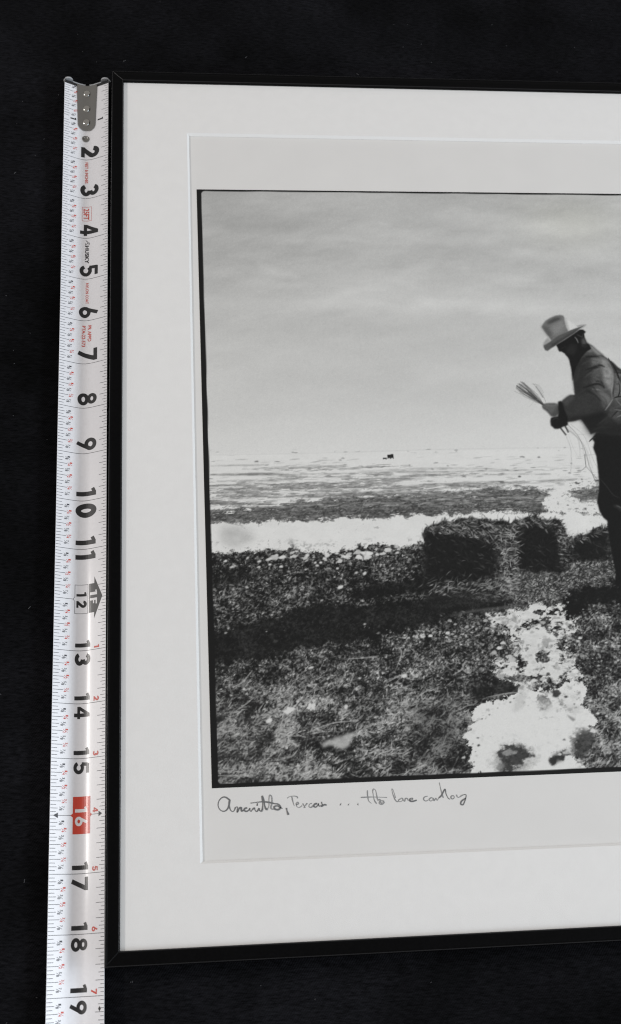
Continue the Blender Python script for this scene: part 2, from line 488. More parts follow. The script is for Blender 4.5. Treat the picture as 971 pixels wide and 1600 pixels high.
for pts, w_, t_, a_ in [([(9.1, 412.8), (49.2, 412.5), (81.5, 412.1)], 2, 140, .6), ([(49.0, 417.7), (113.6, 416.9), (178.7, 416.1)], 2, 150, .6), ([(121.2, 425.8), (194.4, 426.0), (260.2, 424.4), (309.8, 425.1)], 2.4, 135, .7), ([(8.2, 449.1), (47.9, 448.9), (96.1, 445.4)], 3.5, 120, .7), ([(144.7, 440.1), (210.0, 436.8), (259.4, 434.0)], 3, 130, .7), ([(260.1, 426.1), (326.4, 425.3), (393.4, 424.6), (435.6, 424.3)], 2.0, 140, .6), ([(194.1, 430.4), (259.7, 430.5), (309.4, 429.5)], 2, 140, .6), ([(307.9, 445.4), (357.8, 443.5), (408.4, 439.9)], 3, 105, .7), ([(444.1, 423.5), (478.2, 422.2), (499.5, 422.6)], 1.6, 150, .5), ([(8.0, 457.6), (63.5, 459.4), (127.7, 456.3)], 3, 215, .7), ([(225.0, 454.5), (291.1, 448.6), (340.8, 447.6)], 1.6, 205, .6)]:
    m0 = T.copy(); line(pts, w_, t_, a_, soft=1.1)
    T[:] = m0+(T-m0)*np.clip(0.9+1.5*FLATN, 0, 1.3)
# solid dead grass belt in front of the snow bank
belt = ragged([(4.4, 474.6), (31.3, 472.5), (79.1, 467.4), (127.4, 461.4), (192.3, 456.5), (257.6, 455.0), (307.1, 453.2), (357.2, 449.7), (407.2, 449.6), (432.1, 451.8), (439.4, 460.7), (431.0, 473.7), (428.3, 482.4), (386.8, 481.6), (304.2, 483.6), (255.1, 484.4), (190.3, 484.8), (126.0, 487.0), (62.4, 486.7), (4.0, 491.4)], 0.9, 3.5, 2.2, FLATN, 5)
t_ = 86+FLATN*60+FINE2*30
T[:] = T*(1-belt)+t_*belt
belt2 = ragged([(461.5, 452.3), (500.1, 448.5), (525.9, 446.2), (594.1, 447.3), (590.5, 469.5), (497.1, 469.7), (476.3, 467.5)], 0.9, 3.5, 2.2, FLATN, 5)
T[:] = T*(1-belt2)+(90+FLATN*60+FINE2*30)*belt2
blades(np.maximum(belt, belt2), 1500, 3, 7, 0.2, 0.6, 30, 170, 0.2, 0.5)
far = ((YY > G0+8) & (YY < G0+75)).astype(float)*np.clip(cov*0.8+0.03, 0, 1)
blades(far, 3000, 5, 18, 0.02, 0.06, 85, 190, 0.08, 0.4, 0.05)
# cattle and tufts far off
for c_, w_, h_ in [([(235.5, 403.3)], 4.2, 5.2), ([(239.3, 403.1)], 4.2, 6.0), ([(230.0, 405.8)], 5, 1.8)]:
    x, y = c_[0]; poly([(x-w_/2, y-h_/2), (x+w_/2, y-h_/2*1.1), (x+w_/2, y+h_/2), (x+w_/4, y+h_/2+.6), (x+w_/4, y+h_/3), (x-w_/3, y+h_/3), (x-w_/3, y+h_/2+.8), (x-w_/2, y+h_/2)], 38, 0.4)
for c_, w_, t_ in [([(66.3, 407.4)], 7, 90), ([(176.2, 404.6)], 6, 120), ([(172.7, 407.2)], 5, 120), ([(200.0, 416.4)], 3, 120), ([(409.1, 406.0)], 9, 85), ([(431.0, 406.7)], 5, 70), ([(402.5, 433.2)], 6, 55), ([(329.9, 432.5)], 7, 80), ([(377.4, 440.3)], 12, 60), ([(468.8, 429.3)], 5, 80), ([(473.1, 415.9)], 3, 110), ([(261.0, 415.5)], 3, 110), ([(310.6, 417.1)], 4, 120), ([(290.3, 421.3)], 4, 110), ([(360.1, 422.3)], 4, 100), ([(397.6, 445.9)], 16, 70)]:
    x, y = c_[0]; poly([(x-w_*.4, y+.6), (x-w_*.3, y-.3), (x-.1*w_, y-.9), (x+w_*.2, y-.7), (x+w_*.4, y+.2), (x+w_*.3, y+.8)], t_, 0.55, 0.85, rag=0.35, ragsize=2)
trk = ragged([(428.3, 482.4), (428.1, 470.2), (436.1, 459.8), (445.4, 452.9), (461.6, 445.2), (475.7, 441.0), (497.5, 436.9), (511.7, 438.0), (505.8, 444.1), (479.8, 448.2), (463.8, 454.1), (459.5, 461.1), (473.8, 467.5), (509.4, 471.6), (507.4, 485.6)], 0.8, 2.5, 2.4, None, 7)
T[:] = T*(1-trk)+(208-np.clip((FINE*0.9+FINE2*0.6-0.25)*240, 0, 120))*trk
# snow bank
bank = ragged([(4.0, 489.7), (62.4, 488.3), (126.0, 487.0), (190.3, 484.8), (238.9, 484.1), (304.3, 482.7), (353.7, 481.9), (436.6, 482.6), (503.5, 483.8), (588.2, 483.6), (580.8, 528.8), (497.7, 523.6), (456.3, 522.7), (406.4, 525.0), (267.9, 524.6), (239.7, 524.0), (207.4, 526.7), (174.9, 535.2), (154.9, 538.1), (135.3, 534.3), (107.8, 532.0), (84.4, 528.2), (60.8, 529.3), (37.3, 530.4), (17.8, 530.8), (3.0, 532.2)], 0.8, 3.0, 2.4, 0.7*FINE+0.5*MID, 8)
T[:] = T*(1-bank)+(209+fbm(10, 20, 4)*5)*bank
poly([(22.8, 493.5), (40.1, 493.8), (55.6, 499.2), (61.6, 509.3), (48.7, 517.4), (36.0, 522.1), (22.1, 516.9), (17.7, 506.8)], 170, 5, 0.75, tex=fbm(8, 10, 3)*14)
fl_ = bank*np.clip((YY-[(140.7, 509.3)][0][1])/20, 0, 1)
T -= fl_*np.clip((FINE*0.8+MID*0.8-0.22)*260, 0, 130)
# --- near ground: dark turf
near = ragged([(-17.1, 530.9), (17.8, 529.2), (37.3, 528.8), (60.9, 527.7), (84.5, 525.7), (108.0, 527.9), (135.6, 528.5), (155.3, 530.6), (175.5, 526.8), (207.8, 521.7), (239.8, 523.2), (267.9, 523.8), (350.1, 515.3), (465.0, 519.4), (803.6, 526.5), (1339.1, 540.4), (1220.2, 882.5), (-23.1, 830.1)], 0.85, 3.5, 2.4, None, 9)
dn = np.clip((YY-[(139.4, 531.9)][0][1])/(HH-[(139.4, 531.9)][0][1]), 0, 1)
sc1 = fbm(5, 11, 4, 0.75); sc2 = fbm(16, 34, 4, 0.65); sc3 = fbm(60, 110, 3)
base = np.interp(dn, [0, 0.2, 0.4, 0.7, 1], [58, 56, 70, 72, 76])+MID*56*(0.6+0.6*dn)+sc3*16+FINE*44+FINE2*50+blur(prng.normal(0, 1, T.shape), 0.7)*42-3
base = np.where(base > 70, 70+(base-70)*1.35, base)
base = 28+165*np.clip((base-26)/145, 0, 1.15)**1.28
T[:] = T*(1-near)+np.clip(base, 30, 205)*near
blades(near*np.clip(0.35+dn, 0, 1)*np.clip(0.4+MID*1.6, 0.03, 1), 15000, 3, 7, 0.45, 0.8, 115, 205, 0.18, 0.65, 0.45)
blades(near*np.clip(0.35+dn, 0, 1), 14000, 2, 6, 0.5, 0.9, 28, 45, 0.2, 0.7, 0.45)
low = np.clip((YY-[(54.7, 685.5)][0][1])/60, 0, 1)*near
blades(low*np.clip(0.3+MID*1.6, 0.02, 1), 5200, 6, 16, 0.5, 0.6, 130, 205, 0.2, 0.65, 0.4
       )
blades(low*np.clip(0.3-MID*1.6, 0.02, 1), 3500, 4, 12, 0.55, 0.7, 28, 42, 0.3, 0.7, 0.4)
left = low*np.clip(1-(XX-10)/110, 0, 1)
T[:] = T*(1-left*0.2)+(95+sc2*30)*left*0.2
# snow crumbs under the bank
def crumbs(spec, n, smin, smax, t0=180, t1=212):
    xs_ = [a for a in spec]
    for k in range(n):
        (x0, y0), (x1, y1), jit = xs_[prng.integers(len(xs_))]
        f = prng.random(); x = x0+(x1-x0)*f+prng.normal(0, jit); y = y0+(y1-y0)*f+prng.normal(0, jit*0.35)
        s = smin+(smax-smin)*prng.random()**3
        poly([(x-s, y+.2*s), (x-s*.5, y-.5*s*prng.uniform(.6, 1.2)), (x+.4*s, y-.6*s), (x+s*prng.uniform(.8, 1.2), y), (x+.5*s, y+.5*s), (x-.5*s, y+.5*s)], prng.uniform(t0, t1), 0.45, 0.95, rag=0.22*s, ragsize=max(1.2, s*0.6))
crumbs([([(84.2, 531.5), (154.7, 541.4)])+[9], [(139.3, 534.4), (219.0, 532.8)]+[8], [(155.1, 534.7), (251.6, 526.8)]+[7]], 85, 0.6, 5.6)
crumbs([([(13.5, 545.5), (154.5, 544.7)])+[9], [(138.2, 552.6), (249.9, 546.9)]+[10]], 24, 0.5, 3.0)
crumbs([([(44.1, 558.5), (265.1, 555.5)])+[12]], 24, 0.6, 1.8)
for c_, w_, h_ in [([(197.8, 538.2)], 11, 6), ([(76.1, 537.9)], 8, 4), ([(23.0, 539.2)], 5, 3), ([(50.4, 535.7)], 4, 3), ([(91.9, 535.8)], 7, 4), ([(31.3, 546.8)], 6, 3.5), ([(64.3, 540.1)], 6, 3), ([(182.9, 557.7)], 4, 3), ([(193.1, 558.8)], 5, 4), ([(162.0, 575.3)], 7, 5), ([(148.8, 533.8)], 8, 7), ([(123.5, 534.0)], 6, 5),
                   ([(76.5, 619.0)], 5, 3), ([(75.2, 632.4)], 3.4, 2.2), ([(80.1, 641.2)], 7, 3.4), ([(24.3, 623.8)], 3.5, 2.4), ([(35.1, 621.0)], 3, 2), ([(103.2, 623.7)], 3, 2), ([(204.9, 634.5)], 5, 3), ([(206.3, 626.6)], 3, 4), ([(138.3, 591.8)], 4, 2), ([(120.5, 674.5)], 7, 3), ([(133.7, 656.9)], 4, 3), ([(92.1, 724.8)], 13, 7.5), ([(117.9, 721.2)], 11, 7), ([(159.4, 722.6)], 5, 6), ([(173.7, 702.5)], 4, 3), ([(67.7, 736.0)], 8, 6), ([(231.7, 688.1)], 8, 5)]:
    x, y = c_[0]
    poly([(x-w_/2, y+.2*h_), (x-w_/4, y-.3*h_), (x+w_*.1, y-.5*h_), (x+w_/2, y-.35*h_), (x+w_*.45, y+.15*h_), (x+w_*.1, y+.45*h_), (x-w_*.3, y+.5*h_)], 205 if w_ > 4 else 188, 0.5, 0.95, rag=0.16*h_+0.2, ragsize=2)
# half-thawed pale patch lower left
poly([(127.5, 765.0), (135.2, 760.9), (152.7, 757.0), (168.8, 752.4), (173.9, 755.6), (161.9, 764.8), (151.6, 773.4), (140.7, 768.5), (129.4, 769.6)], 172, 1.4, 0.9, rag=1.2, ragsize=5, tex=sc1*22)
# cloud-like long shadows of the bales
shm = np.maximum(ragged([(0.6, 627.9), (57.5, 613.7), (96.4, 604.4), (151.6, 592.1), (183.7, 579.9), (248.5, 563.4), (268.8, 550.6), (281.9, 547.6), (293.2, 597.4), (357.5, 595.0), (372.4, 606.1), (339.8, 610.9), (291.0, 620.1), (250.8, 628.7), (210.8, 638.7), (167.6, 646.1), (109.4, 652.3), (55.6, 662.3), (-0.4, 669.9)], 0.55, 4.0, 2.0, None, 14), 0)
gap = ragged([(135.8, 594.9), (183.1, 589.7), (246.6, 584.8), (268.6, 588.6), (245.8, 594.6), (182.4, 599.4)], 0.6, 3, 2)
sh_ = shm*(1-0.9*gap)
T[:] = T*(1-sh_)+(T*0.17+24+FINE2*5)*sh_
crumbs([[(18.9, 626.0), (110.7, 628.7)]+[8], [(180.5, 626.7), (227.0, 632.0)]+[8]], 12, 0.7, 2.0, 110, 190)
darkp = full([(2.3, 561.6), (44.3, 552.8), (83.3, 552.9), (59.5, 563.0), (20.5, 570.2), (2.0, 573.7)], 3, 2, 6); T[:] = T*(1-darkp*.6)+30*darkp*.6
darkp = full([(306.6, 701.4), (362.0, 695.4), (383.9, 710.2), (328.2, 717.7), (308.5, 720.8)], 4, 2, 6); T[:] = T*(1-darkp*.75)+30*darkp*.75
darkp = full([(235.0, 722.2), (297.2, 716.6), (304.1, 762.6), (273.8, 798.8), (229.9, 782.3)], 10, 3, 8); T[:] = T*(1-darkp*.35)+38*darkp*.35
# light straw trodden out round the bales
litter = ragged([(261.9, 592.5), (295.2, 577.0), (376.5, 570.7), (451.9, 555.7), (511.1, 546.1), (594.4, 548.0), (589.7, 575.9), (507.0, 573.9), (456.7, 581.0), (438.2, 597.1), (389.2, 600.0), (341.2, 597.1), (284.7, 603.7)], 0.8, 5.0, 1.5, None, 12)
T[:] = T*(1-litter)+(80+FINE*30+FINE2*36+sc2*20+blur(prng.normal(0, 1, T.shape), 0.7)*36)*litter
blades(litter, 2400, 3, 9, 0.35, 0.8, 120, 200, 0.2, 0.65)
blades(litter, 2000, 3, 8, 0.35, 0.8, 28, 45, 0.3, 0.7)
# bales
def bale(outline, dark_faces, top):
    mo = full(outline, 0.8, 1.8, 5)
    T[:] = T*(1-mo)+(44+FINE*20+FINE2*28+MID*14+blur(prng.normal(0, 1, T.shape), 0.7)*20)*mo
    blades(mo, 900, 3, 10, 0.5, 0.9, 80, 165, 0.15, 0.5); blades(mo, 1300, 3, 9, 0.5, 0.9, 28, 40, 0.3, 0.7)
    for fct in dark_faces:
        mf = full(fct, 2.2, 2.2, 6); T[:] = T*(1-mf*.94)+(30+FINE2*4)*mf*.94
        blades(mf, 120, 4, 11, -0.5, 0.6, 45, 90, 0.15, 0.5)
    mt_ = full(top, 1.5, 1.5, 5); blades(mt_, 520, 4, 12, -0.35, 0.5, 110, 195, 0.2, 0.6)
bale([(458.8, 522.7), (465.5, 516.0), (487.2, 509.6), (509.3, 501.4), (559.7, 502.3), (552.6, 547.0), (507.0, 546.0), (460.9, 550.0)], [[(461.0, 524.5), (487.6, 513.0), (506.1, 511.7), (502.8, 545.9), (458.6, 548.3)]], [(462.2, 522.0), (487.1, 510.4), (509.1, 503.1), (512.2, 510.1), (486.2, 516.4), (466.8, 524.6)])
bale([(383.3, 497.2), (390.6, 491.3), (410.9, 488.2), (428.6, 492.8), (445.3, 492.3), (451.0, 500.2), (457.5, 526.1), (452.1, 541.4), (454.3, 555.8), (442.9, 561.4), (382.5, 560.8), (377.7, 524.4)], [[(388.8, 514.4), (406.2, 499.3), (435.6, 503.4), (441.0, 525.8), (442.9, 561.4), (384.2, 560.0), (383.1, 541.5)]], [(385.0, 497.2), (410.8, 489.0), (428.6, 492.8), (443.6, 493.1), (453.4, 513.2), (450.8, 551.5), (440.9, 551.3), (439.9, 508.6), (409.8, 497.7), (389.1, 504.2)])
bale([(262.7, 592.6), (263.2, 567.9), (271.9, 506.9), (278.3, 498.5), (303.3, 493.0), (321.8, 488.2), (352.8, 490.5), (377.2, 492.7), (389.1, 504.2), (387.4, 533.1), (381.8, 566.7), (374.1, 591.3), (349.3, 597.3), (310.6, 583.1), (286.1, 589.1)], [[(272.2, 512.0), (285.6, 507.2), (317.6, 513.0), (341.7, 516.9), (357.3, 524.0), (357.8, 549.3), (347.1, 572.5), (311.2, 577.4), (264.2, 584.4)]], [(276.5, 500.2), (320.0, 489.9), (377.1, 494.4), (388.7, 507.6), (383.4, 566.7), (370.9, 591.3), (358.5, 586.8), (362.9, 532.6), (349.9, 517.0), (314.1, 507.8), (279.0, 508.8)])
blades(full([(369.2, 505.5), (388.7, 507.6), (377.8, 587.3), (356.4, 590.9)], 2), 430, 4, 13, 1.1, 0.7, 100, 190, 0.2, 0.65)
blades(full([(260.0, 567.9), (296.0, 568.7), (376.5, 570.7), (377.1, 599.6), (292.8, 601.5), (257.5, 596.5)], 3), 380, 5, 13, 0.35, 0.6, 80, 150, 0.15, 0.5)
poly([(264.2, 584.4), (295.0, 579.4), (343.2, 579.0), (354.4, 587.5), (325.6, 593.4), (293.4, 595.8), (267.5, 600.8)], 34, 3, 0.8, rag=2)
poly([(-9.4, 858.9), (-8.7, 858.2)], 0, 1) if False else None
skirt = ragged([(272.9, 575.6), (295.6, 572.9), (327.8, 572.0), (352.2, 570.9), (381.2, 565.0), (379.4, 587.3), (370.5, 594.5), (341.8, 592.2), (310.1, 588.1), (285.7, 592.3), (268.3, 591.9)], 0.7, 3, 2)
blades(skirt, 520, 4, 12, 0.25, 0.5, 105, 180, 0.2, 0.6)
under = ragged([(264.8, 595.1), (293.9, 590.9), (341.4, 595.4), (373.5, 596.3), (377.8, 601.3), (348.2, 607.1), (292.0, 610.4), (260.1, 612.8)], 0.6, 3, 2)
T[:] = T*(1-under*.8)+31*under*.8
# man's shadow on the ground
ms = ragged([(434.6, 599.5), (447.4, 589.1), (468.9, 581.3), (497.8, 580.3), (572.7, 578.0), (749.3, 579.8), (744.1, 605.0), (567.6, 608.8), (478.0, 603.9), (455.7, 618.1), (439.0, 621.8)], 0.6, 3.0, 2, None, 10)
T[:] = T*(1-ms*.93)+(27+sc1*3)*ms*.93
line([(295.4, 616.2), (323.8, 610.5), (372.4, 606.1), (413.1, 603.1)], 3.5, 90, 0.6, soft=1.4)
# snow path: trodden crumbs further off, a sheet of snow near by
lumps = np.clip((fbm(8, 13, 4, 0.62)+0.20)*8, 0, 1)
pathm = ragged([(382.2, 604.7), (402.1, 600.3), (422.7, 604.1), (439.4, 612.8), (455.8, 623.1), (450.6, 637.6), (432.1, 643.5), (445.2, 653.6), (437.6, 674.1), (442.3, 687.0), (450.3, 698.3), (431.4, 708.7), (400.3, 704.5), (381.9, 700.8), (362.2, 693.9), (346.0, 683.9), (342.7, 671.2), (365.5, 665.6), (376.5, 653.1), (365.1, 641.6), (345.7, 629.7), (342.0, 619.9), (363.1, 617.2)], 0.9, 4, 2.0, 0.4*FINE+0.7*MID, 26)
T[:] = T*(1-pathm*lumps)+(202+sc1*16)*pathm*lumps
shadowl = np.clip((fbm(7, 10, 3, 0.6)-0.2)*4, 0, 1)*pathm*lumps
T -= shadowl*45
crumbs([[(281.9, 633.6), (370.3, 623.9)]+[14], [(346.2, 624.9), (424.8, 637.6)]+[14], [(241.9, 640.4), (289.5, 636.2)]+[6]], 110, 0.9, 3.6, 145, 210)
crumbs([[(351.7, 647.6), (401.3, 696.7)]+[12], [(435.5, 617.6), (440.8, 698.0)]+[10]], 80, 1.2, 5.5, 170, 212)
sheet = ragged([(294.1, 808.5), (302.6, 799.9), (299.6, 785.0), (303.7, 773.9), (295.7, 762.3), (304.5, 751.3), (311.2, 746.2), (306.5, 732.3), (327.7, 722.3), (359.9, 714.1), (364.9, 711.1), (373.4, 698.9), (378.3, 703.8), (384.0, 708.7), (399.3, 712.3), (413.7, 711.2), (424.4, 702.2), (440.8, 698.0), (446.7, 701.3), (452.9, 714.1), (445.3, 723.2), (440.5, 729.2), (453.0, 735.9), (461.4, 749.3), (450.1, 756.5), (435.3, 767.5), (426.7, 778.5), (428.5, 788.4), (431.2, 797.5), (441.7, 805.4), (438.8, 809.8)], 0.5, 1.6, 3.2, 0.6*FINE+0.4*MID, 10)
T[:] = T*(1-sheet)+(208-np.clip(MID*50-8, 0, 20)-np.clip((FINE+0.5*MID-0.38)*160, 0, 55)*np.clip(1-(YY-[(361.8, 697.0)][0][1])/95, 0.15, 1))*sheet
for pts, t_, a_, s_ in [([(355.4, 732.5), (366.0, 715.1), (373.0, 702.1), (376.9, 715.4), (367.3, 730.6)], 196, 0.8, 2.5), ([(388.2, 725.9), (399.0, 727.8), (410.7, 734.4), (396.2, 737.0)], 165, 0.6, 2), ([(411.9, 712.7), (418.0, 714.5), (414.0, 720.6), (408.0, 718.8)], 60, 0.9, 0.8), ([(423.7, 742.6), (434.1, 747.5), (430.5, 750.5)], 110, 0.8, 0.8),
                        ([(395.2, 794.6), (407.1, 786.1), (421.6, 782.1), (412.7, 790.8), (400.5, 800.8)], 70, 0.85, 1.5), ([(428.1, 768.7), (444.1, 760.2), (454.7, 768.2), (439.4, 794.1), (427.0, 788.3)], 42, 0.8, 2.5), ([(412.5, 720.5), (441.0, 725.4), (436.1, 732.2), (420.9, 728.6)], 205, 0.5, 2)]:
    poly(pts, t_, s_ if s_ < 5 else 2, min(1, a_), rag=1.2, ragsize=5, tex=sc1*10)
def patch(pts, tone, amp=0.7, soft=2.5, hard=2.0, a=1.0, tex=8):
    m_ = ragged(pts, amp, soft, hard)*a
    T[:] = T*(1-m_)+(tone+FINE2*tex)*m_
patch([(326.1, 793.4), (333.7, 780.3), (345.5, 771.7), (357.8, 772.2), (372.6, 777.2), (380.2, 791.0), (368.2, 801.0), (353.4, 809.3), (328.9, 809.8)], 150, 0.9, 4, 1.3, 0.75, 18)
patch([(333.6, 781.8), (343.6, 774.6), (353.0, 773.5), (370.5, 781.7), (375.8, 789.4), (364.3, 794.9), (354.4, 800.5), (346.0, 807.6), (333.8, 807.1), (339.7, 795.4)], 56, 0.9, 2.5, 2.0, 0.95, 14)
patch([(339.5, 783.5), (347.7, 779.3), (358.1, 782.7), (352.9, 787.0), (343.5, 788.9)], 150, 0.8, 1.8, 2, 0.8, 14)
patch([(331.7, 798.1), (338.3, 793.9), (342.4, 798.5), (337.0, 805.7), (330.9, 805.5)], 120, 0.8, 2, 2, 0.7, 14)
patch([(394.4, 794.6), (403.8, 787.4), (416.8, 783.4), (423.5, 779.2), (417.5, 789.5), (402.3, 799.4), (395.9, 800.6)], 50, 0.8, 2, 2.2, 0.95, 8)
patch([(428.1, 768.7), (441.8, 760.1), (453.6, 765.1), (447.9, 783.1), (438.5, 794.8), (426.8, 789.8), (423.5, 779.2)], 78, 1.0, 4, 1.4, 0.6, 34)
patch([(387.4, 719.7), (395.6, 716.8), (402.9, 721.7), (409.9, 728.2), (403.1, 732.6), (394.3, 727.6)], 120, 0.9, 2, 1.8, 0.8, 14)
patch([(410.3, 712.7), (416.9, 710.5), (421.1, 714.6), (415.6, 720.6), (409.5, 718.9)], 60, 0.7, 1.2, 2.4, 0.9, 8)
patch([(357.9, 731.0), (365.9, 715.8), (373.5, 705.2), (378.4, 716.3), (372.1, 730.0), (363.6, 735.8)], 186, 0.8, 3, 1.5, 0.8, 8)
patch([(421.1, 727.0), (436.6, 729.1), (447.1, 738.8), (434.9, 741.4), (423.2, 734.8)], 190, 0.8, 3, 1.5, 0.8, 8)
crumbs([[(429.8, 778.6), (464.7, 753.2)]+[10], [(405.2, 789.0), (429.3, 782.4)]+[6]], 26, 0.9, 4.5, 160, 210)
crumbs([[(456.8, 610.0), (487.8, 730.9)]+[20]], 40, 0.5, 1.6, 120, 210)
crumbs([[(309.7, 746.2), (359.7, 715.6)]+[5], [(298.0, 799.8), (306.1, 751.3)]+[4], [(444.5, 699.7), (461.0, 751.6)]+[9], [(428.3, 789.9), (439.6, 809.0)]+[5]], 44, 0.9, 3.4, 175, 210)
crumbs([[(312.5, 749.3), (359.3, 718.7)]+[5], [(302.6, 799.9), (308.8, 755.2)]+[4], [(434.7, 713.5), (447.3, 737.2)]+[9], [(383.9, 710.2), (439.7, 705.8)]+[7], [(428.3, 767.2), (431.2, 797.5)]+[6]], 34, 0.7, 2.4, 34, 90)
crumbs([[(370.5, 703.5), (415.0, 712.8)]+[8], [(389.6, 727.5), (435.5, 736.8)]+[10]], 26, 1.0, 4.0, 150, 190)
rim = ragged([(364.9, 711.1), (373.4, 698.9), (399.7, 709.2), (444.5, 699.7), (452.9, 714.1), (440.5, 729.2), (419.7, 737.8), (396.6, 733.9), (374.0, 726.9)], 0.8, 4, 1.5, MID, 10)
T -= rim*np.clip(FINE*90-8, 0, 60)
# loose stalks in the foreground
for p_ in [[(28.9, 694.6), (39.6, 688.8), (50.6, 676.1)], [(30.9, 722.7), (40.1, 717.0), (51.6, 708.3)], [(49.1, 793.6), (69.7, 776.1), (90.3, 762.2)], [(101.4, 808.0), (116.6, 799.9), (128.1, 793.1)], [(6.6, 797.0), (35.7, 798.2), (50.4, 798.7)], [(162.4, 665.6), (193.4, 664.2), (202.7, 663.0)], [(223.2, 678.5), (230.9, 659.9), (226.9, 651.9)], [(194.3, 805.2), (206.2, 796.1), (207.9, 793.3)], [(290.6, 689.2), (302.2, 682.5), (304.1, 679.5)], [(211.1, 695.2), (222.3, 689.4), (231.8, 686.6)], [(328.2, 717.7), (352.1, 713.8), (369.4, 712.8)], [(111.7, 751.8), (142.4, 741.7), (172.7, 739.7)]]:
    line(p_, 1.7, 178, 0.6)
T[:] = np.clip(T, 28, 212)

# --- the man in the hat, dark against the sky
jt = fbm(5, 6, 3, 0.6)
# twine in his hand
for k in range(26):
    f = prng.random(); g_ = prng.normal(0, 1)
    x0, y0 = [(447.9, 333.1)][0]; x1, y1 = [(417.8, 303.8)][0]
    e_ = 0.55+0.55*prng.random()
    ex, ey = x0+(x1-x0)*e_+g_*3.4*e_, y0+(y1-y0)*e_-g_*4.2*e_
    mx_, my_ = (x0+ex)/2+prng.normal(0, 1.0), (y0+ey)/2+prng.normal(0, 1.0)
    line([(x0+prng.normal(0, .6), y0+prng.normal(0, .6)), (mx_, my_), (ex, ey)], prng.uniform(0.7, 1.2), prng.uniform(50, 140), 0.5, taper=False)
for k in range(7):
    x0, y0 = [(472.2, 364.9)][0]; x1, y1 = [(501.9, 435.1)][0]; e_ = prng.uniform(0.25, 1.0); g_ = prng.normal(0, 1)
    line([(x0+prng.normal(0, 2), y0), (x0+(x1-x0)*e_*.6+5+g_*2, y0+(y1-y0)*e_*.42+g_*2), (x0+(x1-x0)*e_+g_*4, y0+(y1-y0)*e_+g_*3)], 0.8, prng.uniform(110, 175), 0.35, taper=False)
for p_, w_, t_, a_ in [([(449.4, 335.0), (427.5, 316.1), (414.3, 303.8)], 3.2, 45, 0.9), ([(447.0, 333.1), (432.0, 315.2), (418.1, 301.0)], 2.6, 40, 0.9), ([(448.8, 333.1), (434.1, 312.4), (421.9, 298.2)], 2.0, 50, 0.8), ([(444.1, 329.4), (427.8, 306.7), (423.5, 299.1)], 1.5, 60, 0.8), ([(447.3, 331.2), (436.0, 324.6), (424.7, 318.0), (413.1, 306.6)], 1.5, 70, 0.8), ([(443.4, 327.5), (429.9, 318.0), (417.0, 310.4)], 1.5, 60, .7),
                       ([(448.6, 334.1), (437.9, 323.7), (428.8, 313.3)], 4.0, 52, 0.7), ([(447.7, 321.0), (443.7, 311.5), (440.2, 304.9)], 1.6, 60, 0.75), ([(450.3, 327.5), (446.2, 312.5), (442.0, 304.0), (435.4, 301.1)], 1.0, 110, .7), ([(446.8, 321.0), (439.9, 306.8), (437.2, 301.1)], 1.0, 100, .7), ([(438.9, 301.1), (444.6, 304.0), (449.4, 314.4)], 0.9, 115, .7), ([(428.0, 333.9), (437.7, 324.6), (444.5, 325.6)], 0.9, 150, .6),
                       ([(463.9, 362.9), (468.1, 370.3), (470.9, 375.0)], 4.2, 38, 0.95), ([(470.4, 359.3), (473.0, 365.8), (474.8, 371.3)], 4.0, 38, 0.95), ([(470.9, 375.0), (473.6, 386.9), (474.9, 396.0), (473.6, 412.3), (470.6, 428.4)], 1.0, 120, 0.65), ([(476.2, 361.2), (487.7, 377.9), (493.5, 398.1), (496.4, 419.8), (500.1, 436.0), (505.1, 448.6)], 1.3, 85, 0.75), ([(479.7, 360.3), (494.8, 376.2), (499.4, 392.7), (502.2, 409.1), (505.8, 419.9)], 1.0, 130, .6), ([(492.7, 403.5), (492.1, 414.3), (492.1, 420.6)], 1.7, 65, .9), ([(492.1, 420.6), (484.4, 426.8), (480.0, 427.6)], 1.2, 90, .7), ([(492.1, 420.6), (497.7, 428.8), (503.3, 437.8)], 1.2, 90, .8),
                       ([(475.8, 364.0), (484.7, 374.2), (500.2, 374.4), (505.6, 372.6)], 0.8, 150, .5), ([(498.2, 425.2), (501.1, 441.4), (502.2, 457.4), (498.0, 468.8)], 1.1, 100, .6), ([(500.6, 432.4), (506.1, 441.5), (507.5, 455.7)], 1.0, 110, .6), ([(472.6, 368.6), (478.6, 394.2), (484.3, 408.8)], 0.8, 150, .5)]:
    line(p_, w_*0.6, t_+12, a_*0.8, taper=False)
# trousers
poly([(505.3, 380.9), (512.5, 372.7), (580.6, 369.8), (623.0, 377.7), (603.9, 450.2), (579.4, 537.3), (577.1, 581.5), (555.2, 583.4), (552.6, 536.8), (545.6, 484.6), (533.4, 536.3), (530.8, 580.3), (514.7, 583.3), (505.9, 581.4), (509.9, 565.5), (509.1, 548.6), (508.7, 534.1), (508.2, 520.3), (509.2, 496.1), (504.8, 491.7), (501.1, 482.9), (499.6, 469.7), (504.2, 454.8), (506.4, 439.7), (507.3, 421.8), (507.7, 406.4), (505.1, 394.6), (508.0, 386.4)], 28, 0.7, tex=jt*2)
line([(522.3, 476.3), (527.1, 478.1), (529.9, 481.7)], 5, 62, 0.55, soft=2); line([(524.1, 475.4), (528.0, 477.2), (533.4, 480.9)], 1.5, 105, 0.5)
line([(506.9, 436.1), (515.3, 448.7), (522.1, 460.4), (529.9, 464.9)], 0.9, 75, 0.5)
